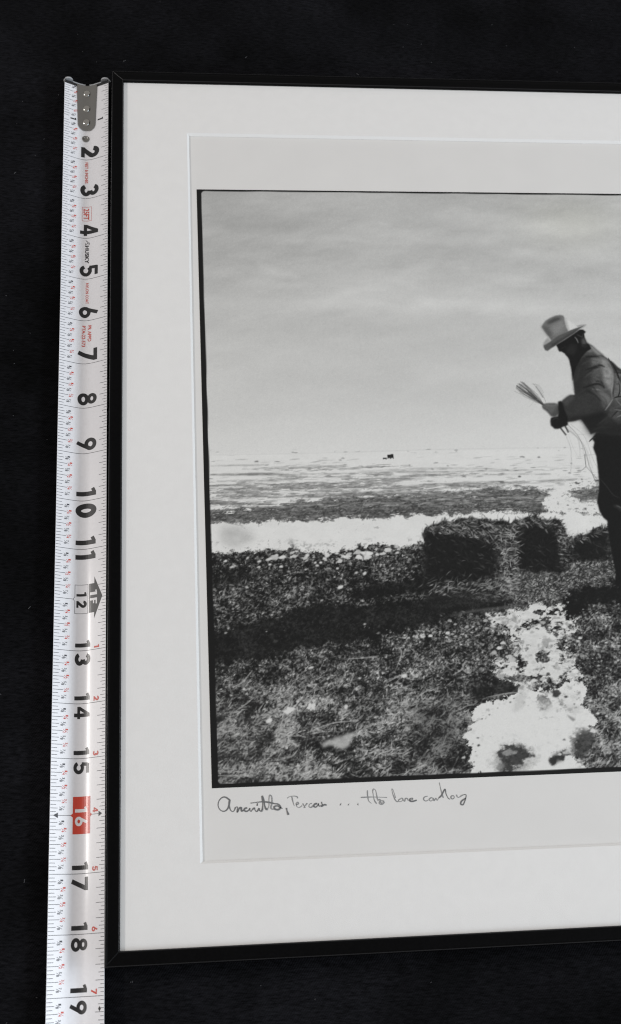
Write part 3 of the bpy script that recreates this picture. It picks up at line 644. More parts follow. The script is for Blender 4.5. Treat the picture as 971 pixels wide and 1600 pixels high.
# jacket body
poly([(490.1, 263.2), (495.0, 272.9), (503.6, 261.4), (518.8, 241.0), (524.6, 244.0), (530.6, 251.8), (540.7, 261.5), (550.2, 269.3), (556.2, 277.0), (563.3, 282.9), (575.4, 302.1), (580.1, 339.9), (580.6, 369.8), (570.5, 378.9), (536.2, 376.6), (510.8, 372.7), (504.4, 375.4), (502.7, 368.9), (497.9, 359.6), (494.5, 353.1), (485.5, 355.8), (474.9, 357.5), (469.3, 348.2), (473.1, 325.9), (484.5, 318.4), (490.7, 317.6), (491.5, 305.3), (492.0, 288.2)], 50, 0.7, tex=jt*5)
poly([(493.5, 277.7), (501.6, 263.3), (512.0, 251.7), (513.9, 263.3), (506.4, 292.1), (497.9, 315.7), (491.3, 312.8), (491.5, 292.0)], 42, 2, 0.7)
# back panel and waist
poly([(551.8, 282.8), (558.6, 284.7), (575.1, 304.0), (576.6, 339.9), (543.4, 339.6), (542.4, 322.7)], 92, 1.4, 1, tex=jt*22)
poly([(542.4, 322.7), (546.2, 326.5), (578.6, 326.8), (580.6, 358.6), (543.5, 362.0), (531.8, 347.0), (535.2, 335.8)], 66, 1.6, 1, tex=jt*14)
for p_, w_, t_ in [([(547.7, 268.3), (552.7, 282.8), (554.9, 297.2), (553.7, 311.4), (549.7, 320.9)], 2.6, 26), ([(544.9, 263.5), (548.2, 277.0), (549.7, 284.7)], 2.2, 34), ([(547.7, 286.6), (544.3, 309.5), (540.6, 322.7)], 3.0, 30), ([(549.8, 301.9), (554.2, 301.9), (558.0, 300.0)], 1.6, 45), ([(544.1, 322.7), (549.7, 320.9), (558.4, 320.9)], 2.0, 30), ([(556.8, 290.5), (555.3, 306.7), (555.2, 313.3)], 2.0, 45), ([(536.5, 350.7), (542.7, 344.3), (546.6, 341.5)], 2, 40), ([(541.6, 339.6), (554.4, 341.6), (567.1, 344.5)], 1.5, 110), ([(543.5, 350.8), (551.0, 347.1), (557.3, 339.7)], 1.5, 120), ([(549.7, 284.7), (562.7, 286.7), (575.1, 292.5)], 2, 35), ([(553.8, 280.9), (556.8, 284.7), (560.0, 280.9)], 1.2, 60)]:
    line(p_, w_, t_, 0.85)
# shoulder and upper sleeve catch light
poly([(519.8, 259.5), (531.4, 258.6), (541.9, 265.4), (547.7, 280.8), (548.3, 288.5), (543.7, 307.6), (541.1, 313.2), (541.1, 325.5), (533.7, 333.9), (529.3, 340.4), (523.3, 333.8), (517.9, 322.5), (515.8, 306.4), (517.6, 287.4)], 80, 2.8, 0.85, tex=jt*18)
poly([(533.6, 261.5), (541.8, 266.4), (547.7, 280.8), (547.7, 292.3), (543.7, 307.6), (542.0, 313.2), (537.6, 307.5), (533.7, 298.0), (534.1, 282.7)], 140, 2.2, 0.88, tex=jt*20)
poly([(521.9, 263.4), (533.4, 263.4), (536.1, 269.2), (528.5, 273.0), (521.7, 271.1)], 120, 1.6, 0.6)
poly([(523.6, 313.1), (529.7, 313.1), (537.7, 318.9), (540.9, 326.4), (534.6, 333.9), (528.7, 326.3)], 112, 1.6, 0.7)
for p_, w_, t_, a_ in [([(514.2, 261.4), (523.2, 260.5), (532.2, 259.5)], 3.0, 30, .9), ([(511.5, 280.6), (522.6, 276.9), (531.8, 274.0), (536.9, 276.0)], 3.2, 30, .9), ([(508.7, 288.3), (520.4, 279.7), (529.8, 275.9)], 3.0, 38, .8), ([(504.3, 307.3), (515.3, 303.6), (524.4, 301.7), (531.0, 304.6), (532.3, 307.5)], 3.2, 28, .9), ([(523.2, 297.9), (528.4, 297.9), (531.4, 301.8)], 2.4, 30, .9), ([(497.5, 318.5), (508.8, 313.0), (518.4, 318.7), (524.4, 326.3)], 4.0, 36, .8), ([(516.3, 309.2), (524.9, 310.3), (531.5, 313.1)], 1.6, 140, .7), ([(508.2, 292.1), (516.1, 285.5), (523.0, 286.5)], 2, 80, .5), ([(526.0, 290.3), (529.6, 301.8), (532.3, 307.5)], 1.4, 60, .6), ([(525.2, 271.1), (528.2, 275.0), (533.2, 276.9)], 1.4, 110, .5), ([(498.7, 322.3), (511.2, 320.5), (518.9, 328.1)], 3.5, 34, .7)]:
    line(p_, w_, t_, a_*0.9, soft=1.15)
for p_, w_, t_, a_ in [([(515.0, 268.2), (522.3, 266.3), (529.1, 268.2)], 2.0, 66, .5), ([(523.8, 280.7), (532.8, 279.8), (540.9, 284.6)], 2.2, 100, .5), ([(534.5, 292.3), (539.5, 294.2), (545.7, 294.2)], 1.8, 92, .5), ([(523.6, 307.4), (531.5, 313.1), (538.2, 315.1)], 2.0, 70, .6), ([(527.2, 318.8), (531.6, 324.5), (532.5, 330.1)], 1.8, 60, .6), ([(520.5, 292.2), (525.5, 294.1), (528.4, 297.9)], 1.4, 110, .5), ([(543.7, 277.9), (543.3, 292.3), (541.1, 307.5)], 1.6, 140, .4), ([(512.1, 301.6), (518.3, 307.4), (521.0, 313.1)], 2.4, 38, .6), ([(507.3, 272.9), (513.1, 269.1), (516.9, 267.2)], 2.0, 62, .5), ([(495.3, 296.8), (499.9, 288.2), (503.2, 276.8)], 1.8, 58, .5)]:
    line(p_, w_, t_, a_, soft=1.3)
line([(547.7, 286.6), (545.0, 301.9), (542.0, 313.2), (541.2, 324.6)], 2.0, 150, 0.7, soft=1.2); line([(532.9, 260.5), (540.3, 264.4), (546.0, 274.1), (548.3, 282.8)], 1.8, 135, 0.55, soft=1.2)
line([(541.1, 325.5), (534.6, 333.9), (529.3, 340.4)], 1.6, 150, 0.7, soft=0.8); line([(553.6, 294.3), (555.7, 303.8), (554.0, 315.2)], 2.2, 140, 0.6, soft=1.0); line([(547.1, 326.5), (552.9, 334.1), (562.6, 339.8)], 1.6, 135, 0.6, soft=0.8)
# forearm
poly([(472.0, 327.7), (478.9, 321.2), (485.5, 317.5), (492.0, 320.4), (506.1, 313.0), (516.7, 318.7), (525.6, 330.1), (527.7, 339.5), (518.8, 346.8), (501.0, 350.4), (487.5, 353.9), (476.9, 355.7), (471.6, 343.6)], 52, 1.5, 0.9, tex=jt*4)
poly([(472.2, 338.9), (479.4, 350.2), (498.6, 348.5), (523.9, 341.3), (531.8, 347.0), (516.2, 365.4), (504.2, 370.8), (497.9, 359.6), (491.9, 353.1), (480.3, 355.7)], 30, 2.5, 0.85)
poly([(472.8, 327.7), (479.8, 321.2), (486.2, 318.5), (490.3, 320.4), (484.1, 327.8), (476.4, 333.4)], 74, 1.6, 0.7)
poly([(497.1, 359.6), (512.4, 361.6), (530.2, 358.1), (581.2, 354.9), (580.6, 380.9), (535.6, 380.3), (506.6, 378.1)], 34, 5, 0.85)
for p_, w_, t_, a_ in [([(509.7, 368.1), (520.5, 365.4), (534.3, 365.6)], 1.6, 50, .6), ([(515.8, 361.7), (525.5, 354.3), (533.3, 348.8)], 1.6, 60, .5)]:
    line(p_, w_, t_, a_, soft=1.2)
# collar, neck, head
poly([(514.7, 232.2), (518.9, 240.1), (524.6, 244.0), (531.5, 251.8), (539.2, 259.6), (526.8, 259.5), (516.5, 257.5), (506.9, 263.3), (501.7, 269.1), (505.8, 251.7)], 70, 1.2, 1, tex=jt*6)
poly([(518.7, 242.0), (525.3, 245.0), (531.5, 251.8), (539.4, 258.6), (530.5, 258.6), (524.4, 251.8)], 142, 1.4, 0.8)
poly([(516.8, 248.8), (522.9, 249.8), (524.0, 254.7), (517.0, 253.7)], 118, 1.0, 0.7)
poly([(475.2, 242.8), (489.6, 234.1), (501.3, 226.3), (511.1, 219.5), (515.6, 219.5), (519.1, 222.9), (516.4, 226.3), (516.5, 232.2), (518.0, 240.1), (521.2, 243.0), (523.0, 248.8), (515.3, 253.7), (506.9, 263.3), (497.8, 277.7), (492.4, 292.0), (490.8, 297.7), (491.7, 277.7), (490.6, 266.1), (488.6, 261.3), (486.3, 258.4), (485.7, 256.5), (483.3, 254.5), (481.7, 253.5), (480.9, 252.6), (479.1, 253.5), (477.5, 251.6), (477.0, 248.7), (476.1, 245.8)], 28, 0.6)
poly([(511.7, 234.2), (515.7, 231.2), (517.4, 238.1), (518.4, 244.0), (514.6, 245.9), (511.3, 243.9)], 92, 1.6, 0.8)
line([(502.8, 231.2), (505.0, 234.6), (506.5, 240.0)], 1.6, 125, 0.8); line([(506.5, 227.3), (509.8, 229.3), (513.0, 231.2)], 1.8, 75, 0.6); line([(515.6, 225.4), (513.2, 230.3)], 1.4, 60, .6)
poly([(509.8, 242.0), (519.7, 241.0), (520.0, 244.9), (514.4, 246.9)], 32, 0.9, 0.8)
poly([(487.6, 248.7), (495.6, 241.9), (502.7, 242.0), (503.4, 249.7), (496.8, 259.4), (490.0, 257.4)], 44, 2.0, 0.7); line([(480.4, 249.7), (484.4, 246.8), (488.0, 245.8)], 1.2, 46, 0.6); line([(485.7, 256.5), (489.5, 254.5), (492.2, 254.5)], 1.0, 44, 0.6)
# hat: crown, lit side, brim
poly([(490.8, 197.7), (493.7, 202.7), (499.5, 206.6), (506.6, 213.5), (511.6, 216.0), (506.7, 219.0), (494.7, 222.4), (492.6, 211.6), (492.1, 201.7)], 202, 0.9)
poly([(458.7, 215.4), (461.6, 210.5), (465.7, 205.6), (473.0, 201.2), (480.1, 198.0), (486.9, 196.9), (490.8, 197.9), (492.2, 200.7), (492.2, 207.6), (492.9, 215.5), (495.2, 221.9), (486.9, 227.3), (478.3, 232.1), (469.6, 238.0), (467.4, 231.1), (463.7, 225.3)], 108, 0.7, tex=jt*5)
poly([(458.8, 215.4), (462.2, 212.5), (467.9, 216.4), (471.4, 224.3), (469.9, 236.0), (467.4, 231.1), (463.7, 225.3)], 78, 2.2, 0.75)
poly([(465.0, 211.5), (470.1, 206.1), (477.8, 201.7), (485.1, 200.7), (487.4, 203.6), (480.7, 206.6), (471.3, 210.5)], 58, 1.5, 0.8)
poly([(472.5, 215.5), (482.3, 208.6), (489.8, 205.6), (492.0, 215.5), (483.9, 223.3), (474.4, 228.2)], 130, 2.6, 0.75)
line([(493.7, 202.7), (494.2, 212.5), (495.8, 220.4)], 3, 150, 0.55, soft=1.6)
poly([(457.6, 245.7), (457.8, 240.8), (460.5, 237.0), (465.1, 231.6), (468.8, 237.0), (462.9, 241.8)], 148, 0.8)
poly([(457.8, 243.8), (463.1, 240.9), (470.7, 236.0), (478.6, 229.7), (489.0, 224.8), (498.5, 220.4), (509.8, 216.0), (522.0, 211.9), (517.0, 215.5), (510.2, 219.5), (501.3, 226.3), (489.6, 233.6), (479.9, 239.9), (474.6, 243.8), (468.4, 247.7), (462.5, 252.0), (459.1, 251.0), (457.9, 246.7)], 80, 0.6, tex=jt*3)
poly([(468.5, 246.7), (478.1, 240.9), (489.7, 233.1), (501.4, 225.3), (510.3, 218.5), (501.8, 222.4), (490.2, 229.2), (478.7, 236.0), (469.1, 241.9)], 48, 1.0, 0.6)
poly([(507.4, 214.0), (513.9, 212.2), (522.0, 211.4), (517.3, 213.2), (509.0, 215.3)], 138, 0.6)
line([(510.3, 219.0), (517.1, 215.0), (522.0, 211.9)], 1.2, 175, 0.7)
# hands
poly([(444.5, 333.1), (447.4, 330.3), (451.0, 329.4), (461.4, 329.0), (466.4, 330.5), (468.1, 337.0), (465.4, 344.5), (460.5, 349.0), (455.4, 349.0), (449.4, 341.5), (444.8, 337.3)], 92, 0.8, tex=jt*5)
poly([(453.9, 347.1), (461.9, 338.8), (466.2, 332.4), (468.8, 338.9), (465.8, 348.2), (458.6, 350.9)], 62, 1.8, 0.7)
line([(445.1, 335.0), (451.4, 339.7), (455.7, 346.2)], 1.4, 60, 0.6)
line([(448.9, 332.2), (455.7, 333.2), (462.6, 333.3)], 1.6, 112, 0.5)
poly([(466.8, 327.7), (470.4, 326.3), (472.8, 327.7), (473.9, 339.0), (477.3, 352.9), (474.9, 357.5), (466.8, 360.2), (462.6, 352.8), (465.6, 343.5)], 25, 0.8)
poly([(454.3, 350.8), (458.8, 349.5), (464.0, 349.1), (475.2, 355.7), (476.4, 359.4), (475.2, 361.7), (468.9, 363.9), (463.4, 366.6), (457.4, 367.0), (452.9, 361.9), (452.8, 355.4)], 30, 0.7)
line([(455.5, 354.5), (460.2, 351.8), (465.2, 352.8)], 1.6, 52, 0.6)
line([(501.3, 385.4), (505.2, 381.8), (509.8, 380.0)], 2.0, 45, 0.9)

# --- print softness, grain, black rebate border with rounded corners
T[:] = np.maximum(blur(T, 0.3), 29)
T += prng.normal(0, 1.0, T.shape)*np.interp(T, [20, 60, 120, 200, 220], [1.0, 2.2, 3.0, 2.2, 1.2])
T += blur(prng.normal(0, 1.0, T.shape), 1.2)*3.0*np.interp(T, [20, 90, 200], [0.3, 1, 0.8])
L0 = 5.9+np.interp(YY, [0, HH*0.4, HH], [-0.2, 0.4, 1.2])+vnoise(HH, 1, 24, 1, prng)*0.7
R0 = W-1-6.5
T0 = 2.4+vnoise(1, W, 1, 40, prng)*0.6
B0 = HH-1-np.interp(XX[:1], [0, 200, W], [4.2, 5.0, 5.4])-vnoise(1, W, 1, 40, prng)*0.6
cr_ = 5.0
dx_ = np.maximum(np.maximum(L0+cr_-XX, XX-(R0-cr_)), 0); dy_ = np.maximum(np.maximum(T0+cr_-YY, YY-(B0-cr_)), 0)
ins = np.clip(cr_-np.hypot(dx_, dy_)+0.5, 0, 1)
T[:] = T*ins+29*(1-ins)
edge = np.clip((np.abs(XX-L0)-1.0)/1.5, 0, 1)

# printed tone to reflectance, faintly warm paper white
TONE_GAIN = 1.10000
def reflect(t):
    t = np.clip(t, 0, 255)/255
    return np.where(t <= 0.04045, t/12.92, ((t+0.055)/1.055)**2.4)*TONE_GAIN
lin = reflect(T)
stain = np.exp(-(((XX-[(524.7, 45.8)][0][0])/75)**2+((YY-[(524.7, 45.8)][0][1])/45)**2))*0.6
img = np.stack([lin*1.015, lin*1.0, lin*(0.955-0.06*stain)], -1)
img = np.clip(img, 0.003, 0.85)


# ------------------------------------------------------------------ picture sheet: one vertex per grain cell, tones carried by the mesh
cols = np.concatenate([np.arange(0, int(9.9*RES)), np.arange(int(9.9*RES), W-1, 4), [W-1]])
sub = img[:, cols]
hh, ww = sub.shape[:2]
u = cols/RES; v = np.arange(hh)/RES
U, Vv = np.meshgrid(u, v)
ct, st = math.cos(PT), math.sin(PT)
PX_ = PX0+U*ct+Vv*st; PY_ = PY0+U*st-Vv*ct
me = bpy.data.meshes.new('picture')
co = np.stack([PX_, PY_, np.full_like(PX_, ZP+0.004)], -1).reshape(-1, 3)*IN-parent_origin(paper)
idx = np.arange(hh*ww, dtype=np.int32).reshape(hh, ww)
q = np.stack([idx[1:, :-1], idx[1:, 1:], idx[:-1, 1:], idx[:-1, :-1]], -1).reshape(-1, 4)
nf = len(q)
me.vertices.add(hh*ww); me.vertices.foreach_set('co', co.astype(np.float32).ravel())
me.loops.add(nf*4); me.loops.foreach_set('vertex_index', q.ravel())
me.polygons.add(nf); me.polygons.foreach_set('loop_start', np.arange(0, nf*4, 4, dtype=np.int32))
me.polygons.foreach_set('loop_total', np.full(nf, 4, dtype=np.int32))
me.update()
ca = me.color_attributes.new('print_tone', 'FLOAT_COLOR', 'POINT')
rgba = np.ones((hh*ww, 4), dtype=np.float32); rgba[:, :3] = sub.reshape(-1, 3)
ca.data.foreach_set('color', rgba.ravel())
M_pic = material('silver_print', (0.5, 0.5, 0.5), rough=0.6, spec=0.08)
nt = M_pic.node_tree
at = nt.nodes.new('ShaderNodeAttribute'); at.attribute_name = 'print_tone'
nt.links.new(at.outputs['Color'], nt.nodes['Principled BSDF'].inputs['Base Color'])
me.materials.append(M_pic)
picture = bpy.data.objects.new('picture', me); col.objects.link(picture); picture.parent = paper

# ------------------------------------------------------------------ handwriting under the picture
def catmull(pts, step=6):
    p = [np.array(a, float) for a in pts]
    if len(p) < 3: return p
    p = [2*p[0]-p[1]]+p+[2*p[-1]-p[-2]]
    out = []
    for i in range(1, len(p)-2):
        for k in range(step):
            t = k/step
            out.append(0.5*((2*p[i])+(-p[i-1]+p[i+1])*t+(2*p[i-1]-5*p[i]+4*p[i+1]-p[i+2])*t*t+(-p[i-1]+3*p[i]-3*p[i+1]+p[i+2])*t**3))
    out.append(p[-2])
    return out

def strip(path, width):
    """2D ribbon along a path: left/right points"""
    p = np.array(path, float); n = len(p)
    t = np.gradient(p, axis=0) if n > 2 else np.repeat((p[1:2]-p[0:1]), 2, 0)
    t /= np.maximum(np.linalg.norm(t, axis=1, keepdims=True), 1e-9)
    nn = np.stack([-t[:, 1], t[:, 0]], -1)
    w = np.asarray(width(np.linspace(0, 1, n)) if callable(width) else np.full(n, width))[:, None]/2
    return p+nn*w, p-nn*w

def from_raster(a):
    u, v = a[0]/RES, a[1]/RES
    return (PX0+u*ct+v*st, PY0+u*st-v*ct)

WRITING = [
  ('Amarillo,', [
   ([(19.5, 824.6), (15.1, 821.5), (11.1, 821.9), (7.5, 825.6), (6.6, 831.1), (9.0, 835.6), (13.1, 837.1), (16.9, 834.8), (19.0, 829.7), (19.9, 824.3)], 0.028),
   ([(19.9, 824.3), (19.0, 829.0), (19.5, 833.7), (20.9, 836.7), (22.9, 837.9), (24.8, 836.3), (25.9, 833.4)], 0.026),
   ([(25.9, 833.4), (28.2, 832.9), (27.9, 836.0), (27.7, 838.7), (28.9, 837.5), (30.3, 834.5), (32.6, 834.0), (32.5, 836.2), (33.1, 837.8), (35.2, 836.7)], 0.026),
   ([(39.3, 834.5), (36.7, 835.0), (35.8, 837.0), (38.1, 838.3), (40.7, 837.2), (42.4, 835.0), (42.3, 837.3), (43.5, 838.5), (45.3, 836.3)], 0.026),
   ([(45.3, 836.3), (47.5, 834.9), (48.0, 837.0), (49.1, 838.8), (50.6, 838.5), (52.8, 835.4)], 0.026),
   ([(52.8, 835.4), (53.1, 837.8), (54.5, 838.7), (56.3, 837.9)], 0.030),
   ([(50.6, 830.9), (50.8, 831.2), (50.9, 831.2)], 0.040),
   ([(56.3, 837.9), (57.1, 830.6), (56.8, 821.7)], 0.030),
   ([(56.8, 821.7), (58.6, 826.2), (59.2, 832.9), (60.6, 836.6), (62.4, 837.0)], 0.030),
   ([(62.4, 837.0), (64.1, 832.4), (64.3, 825.7), (65.4, 821.2), (67.5, 823.1), (67.6, 829.6), (66.2, 835.1), (67.2, 836.9), (70.6, 837.3)], 0.018),
   ([(43.2, 829.4), (50.0, 828.8), (57.5, 828.4), (64.2, 829.4), (69.8, 830.8)], 0.024),
   ([(70.1, 831.1), (74.6, 831.9), (77.1, 835.3), (74.6, 837.9), (70.6, 837.0), (70.0, 834.4), (73.7, 833.7), (76.2, 835.5), (79.2, 836.8)], 0.026),
   ([(83.7, 836.4), (84.3, 839.8), (85.7, 844.1)], 0.030)]),
  ('Texas', [
   ([(85.1, 825.6), (87.9, 823.9), (93.0, 823.5), (96.3, 824.3), (97.1, 826.1)], 0.018),
   ([(90.5, 824.0), (91.3, 829.1), (92.8, 834.5)], 0.018),
   ([(94.8, 833.4), (97.7, 832.3), (96.9, 830.5), (95.0, 832.2), (95.8, 835.5), (98.7, 836.5), (101.8, 834.5)], 0.018),
   ([(102.6, 832.2), (103.9, 834.8), (105.3, 837.0)], 0.018),
   ([(107.7, 832.1), (105.4, 834.7), (103.5, 837.3)], 0.018),
   ([(113.0, 832.4), (110.3, 833.4), (109.6, 836.0), (111.9, 837.0), (114.8, 834.8)], 0.018),
   ([(119.1, 832.9), (116.1, 833.7), (115.0, 836.0), (117.4, 836.8), (119.9, 834.7), (120.6, 833.0), (120.8, 835.6), (122.3, 836.0)], 0.026),
   ([(124.1, 831.3), (124.5, 833.4), (125.3, 835.5), (122.9, 836.0)], 0.030),
   ([(125.3, 835.5), (127.5, 834.7), (129.9, 835.1)], 0.026)]),
  ('...', [
   ([(145.6, 834.6), (146.0, 834.9), (146.3, 834.9)], 0.045),
   ([(154.8, 835.3), (155.1, 835.6), (155.4, 835.6)], 0.042),
   ([(165.5, 835.4), (165.8, 835.7), (166.1, 835.7)], 0.045)]),
  ('the', [
   ([(177.8, 820.5), (177.6, 827.1), (178.6, 832.7), (181.4, 835.4)], 0.018),
   ([(169.8, 828.2), (183.6, 828.3), (200.0, 829.5)], 0.018),
   ([(183.9, 821.4), (184.3, 827.7), (185.3, 832.6), (187.4, 836.0)], 0.018),
   ([(183.9, 821.4), (184.9, 819.2), (187.2, 820.9), (188.1, 825.9), (188.7, 831.5)], 0.018),
   ([(188.6, 832.8), (191.4, 831.3), (192.2, 834.6), (193.4, 836.6)], 0.018),
   ([(193.5, 834.6), (196.3, 833.4), (192.0, 832.6), (190.4, 835.8), (193.4, 836.9), (196.6, 834.7)], 0.018)]),
  ('lone', [
   ([(206.1, 820.0), (206.9, 825.7), (208.9, 832.0), (211.4, 834.7), (213.5, 833.5)], 0.018),
   ([(206.1, 820.0), (207.4, 820.8), (208.7, 825.4), (209.7, 830.4)], 0.014),
   ([(215.7, 831.6), (213.2, 832.8), (214.1, 834.8), (217.2, 834.0), (218.1, 831.4), (216.1, 831.0)], 0.018),
   ([(218.0, 831.7), (219.8, 834.7), (221.1, 831.8), (223.4, 831.6), (224.2, 834.3)], 0.018),
   ([(225.6, 833.7), (229.1, 833.1), (229.5, 831.5), (226.4, 832.1), (226.2, 834.7), (229.6, 835.1), (234.1, 834.0)], 0.022)]),
  ('cowboy', [
   ([(247.3, 830.0), (243.5, 830.8), (242.2, 833.4), (244.4, 835.4), (247.9, 834.3)], 0.018),
   ([(250.8, 832.1), (248.7, 833.6), (250.2, 835.7), (253.0, 834.1), (252.2, 831.8), (250.5, 832.1)], 0.018),
   ([(253.5, 832.2), (254.3, 835.2), (256.9, 832.7), (257.7, 835.3), (260.3, 832.1)], 0.018),
   ([(262.3, 815.0), (263.3, 822.7), (264.4, 829.0), (265.4, 832.7)], 0.018),
   ([(260.3, 832.5), (263.6, 829.6), (268.2, 822.9), (268.9, 827.9), (270.8, 832.9), (273.0, 834.6)], 0.022),
   ([(276.5, 830.2), (274.3, 832.1), (275.4, 834.4), (278.3, 832.9), (277.5, 830.2)], 0.018),
   ([(281.0, 829.7), (282.1, 832.7), (284.5, 832.5), (287.4, 830.6)], 0.018),
   ([(287.4, 830.6), (292.2, 830.2), (291.0, 835.4), (287.7, 841.2), (285.0, 840.4), (286.4, 837.2), (291.5, 834.1)], 0.022)]),
]
for word, strokes in WRITING:
    V, F, mi = [], [], []
    zl = ZP+0.003
    for k, (pts, wd) in enumerate(strokes):
        pp = catmull([from_raster(a) for a in pts], 5)
        ph = rng.random()*6
        l, r = strip(pp, lambda t: wd*1.05*(0.8+0.3*np.sin(t*5+ph)))
        i0 = len(V); zl += 0.0004
        V += [(a[0], a[1], zl) for a in l]+[(a[0], a[1], zl) for a in r]
        n = len(pp)
        F += [(i0+n+i, i0+n+i+1, i0+i+1, i0+i) for i in range(n-1)]
        mi += [0 if wd > 0.0205 else 1]*(n-1)
    mesh_obj('handwriting', V, F, [M_ink, M_ink_pale], paper, midx=mi)

# ------------------------------------------------------------------ tape measure
TX, TA, TY, TW = -0.26866, 0.00404, 0.49006, 0.95320
ZT = 0.03
PHI = math.radians(27.5)
PC = np.linspace(-0.6, 0.6, 601)                       # cross-section: rounded middle, nearly straight flanks
PS = np.tan(PHI*np.tanh(PC/0.12))
PZ = np.concatenate([[0], np.cumsum((PS[1:]+PS[:-1])/2*np.diff(PC))]); PZ -= PZ.min()
tape = empty('tape_measure', (TX+math.sin(TA)*10, TY-math.cos(TA)*10, 0))
tag(tape, 'white curved steel tape measure pulled out along the left side of the frame', 'tape measure')

def tp(s, c, up=0.0):
    """blade point: s inches along, c inches across, up = height above the blade face along its normal"""
    wob = 0.006*math.sin(s*0.9+0.5)+0.004*math.sin(s*2.3)
    ph = PHI*math.tanh(c/0.12)
    x = c-up*math.sin(ph); z = ZT+float(np.interp(c, PC, PZ))+up*math.cos(ph)
    return (TX+math.sin(TA)*s+math.cos(TA)*x, TY-math.cos(TA)*s+math.sin(TA)*x, z+wob)

LEN = 27.0
NS = 160; NC = 40
V, F = [], []
for up in (0.0, -0.010):
    for i in range(NS+1):
        s = LEN*i/NS
        for k in range(NC+1):
            V.append(tp(s, -TW/2+TW*k/NC, up))
st_ = NC+1; off = (NS+1)*st_
for i in range(NS):
    for k in range(NC):
        a = i*st_+k
        F.append((a, a+st_, a+st_+1, a+1)); F.append((off+a, off+a+1, off+a+st_+1, off+a+st_))
for i in range(NS):
    for k in (0, NC):
        a = i*st_+k; q = (a, off+a, off+a+st_, a+st_)
        F.append(q if k == 0 else q[::-1])
for k in range(NC):
    F.append((k, k+1, off+k+1, off+k)); a = NS*st_+k; F.append((a+1, a, off+a, off+a+1))
blade = mesh_obj('blade', V, F, M_blade, tape)
bm = bmesh.new(); bm.from_mesh(blade.data); bmesh.ops.recalc_face_normals(bm, faces=bm.faces); bm.to_mesh(blade.data); bm.free()
smooth_by_angle(blade, 40)

class Print:
    """flat print lying on the curved blade face: collects quads given in (s, c)"""
    def __init__(self): self.V = []; self.F = []; self.up = 0.0022
    def grid(self, A, B, up=None):
        """A, B: two matching rows of (s, c)"""
        up = self.up if up is None else up
        i0 = len(self.V); n = len(A)
        self.V += [tp(a[0], a[1], up) for a in A]+[tp(b[0], b[1], up) for b in B]
        for i in range(n-1):
            q = (i0+i, i0+i+1, i0+n+i+1, i0+n+i)
            self.F.append(q)
    def rect(self, s0, s1, c0, c1, up=None):
        n = max(1, int(abs(c1-c0)/0.04)+1)
        A = [(s0, c0+(c1-c0)*k/n) for k in range(n+1)]; B = [(s1, c0+(c1-c0)*k/n) for k in range(n+1)]
        self.grid(A, B, up)
    def build(self, name, m, parent=None):
        o = mesh_obj(name, self.V, self.F, m, parent or blade)
        bm = bmesh.new(); bm.from_mesh(o.data)
        for f in bm.faces:
            if f.normal.z < 0: f.normal_flip()
        bm.to_mesh(o.data); bm.free()
        return o

# graduation lines
P = Print()
for k in range(1, 16*22):
    s = k/16
    if k % 16 == 0: ll = 0.24; lr = 0.20
    elif k % 4 == 0: ll = 0.185; lr = 0.150
    elif k % 2 == 0: ll = 0.125; lr = 0.098
    else: ll = 0.098; lr = 0.064
    w = 0.0042
    if k % 16 == 0:
        if k//16 == 16: continue
        if k//16 == 12: P.rect(s-w, s+w, -TW/2+0.004, -0.15)
        elif k//16 != 1: P.rect(s-w, s+w, -TW/2+0.004, TW/2-0.004)
    else:
        P.rect(s-w, s+w, -TW/2+0.004, -TW/2+ll)
    if k % 16 or k//16 in (12,):
        if not (s < 0.08): P.rect(s-w, s+w, TW/2-lr, TW/2-0.004)
tag(P.build('graduation_lines', M_tick), kind='stuff')

# ---- numerals drawn as broad strokes: unit height, u along the text, v up
def arc(cx, cy, rx, ry, a0, a1, n=18):
    return [(cx+rx*math.cos(math.radians(a0+(a1-a0)*k/n)), cy+ry*math.sin(math.radians(a0+(a1-a0)*k/n))) for k in range(n+1)]
def sub(p, q, n=8): return [(p[0]+(q[0]-p[0])*k/n, p[1]+(q[1]-p[1])*k/n) for k in range(n+1)]
SW = 0.27
def bar(u0, v0, u1, v1, w=SW): return (sub((u0, v0), (u1, v1)), w)
GL = {
 '0': (0.70, [(arc(.35, .5, .24, .395, 0, 360, 30), SW)]),
 '1': (0.40, [bar(.28, 0, .28, 1.0, .24), (sub((.0, .82), (.18, .90), 3), .17)]),
 '2': (0.70, [(arc(.35, .67, .235, .225, 175, -35, 16)+sub((.47, .47), (.15, .12), 6), SW), bar(.02, .10, .70, .10, .20)]),
 '3': (0.68, [(arc(.32, .715, .225, .185, 165, -85, 16), .23), (arc(.32, .30, .25, .20, 85, -165, 16), .24)]),
 '4': (0.74, [bar(.52, 0, .52, 1.0, .22), bar(.0, .29, .74, .29, .18), (sub((.08, .33), (.47, .92), 8), .19)]),
 '5': (0.70, [bar(.10, .91, .64, .91, .18), (sub((.17, .93), (.13, .52), 6), .19), (arc(.34, .335, .25, .235, 140, -160, 18), .205)]),
 '6': (0.70, [(arc(.35, .315, .24, .215, 0, 360, 26), .20), (sub((.14, .38), (.44, 1.0), 8), .20)]),
 '7': (0.66, [bar(.0, .90, .66, .90, .20), (sub((.55, .85), (.20, 0), 8), .23)]),
 '8': (0.72, [(arc(.36, .735, .215, .170, 0, 360, 24), .185), (arc(.36, .285, .255, .195, 0, 360, 26), .20)]),
 '9': (0.70, [(arc(.35, .685, .24, .215, 0, 360, 26), .20), (sub((.56, .62), (.26, 0), 8), .20)]),
 'F': (0.62, [bar(.12, 0, .12, 1.0, .23), bar(.2, .905, .62, .905, .19), bar(.2, .52, .55, .52, .18)]),
}
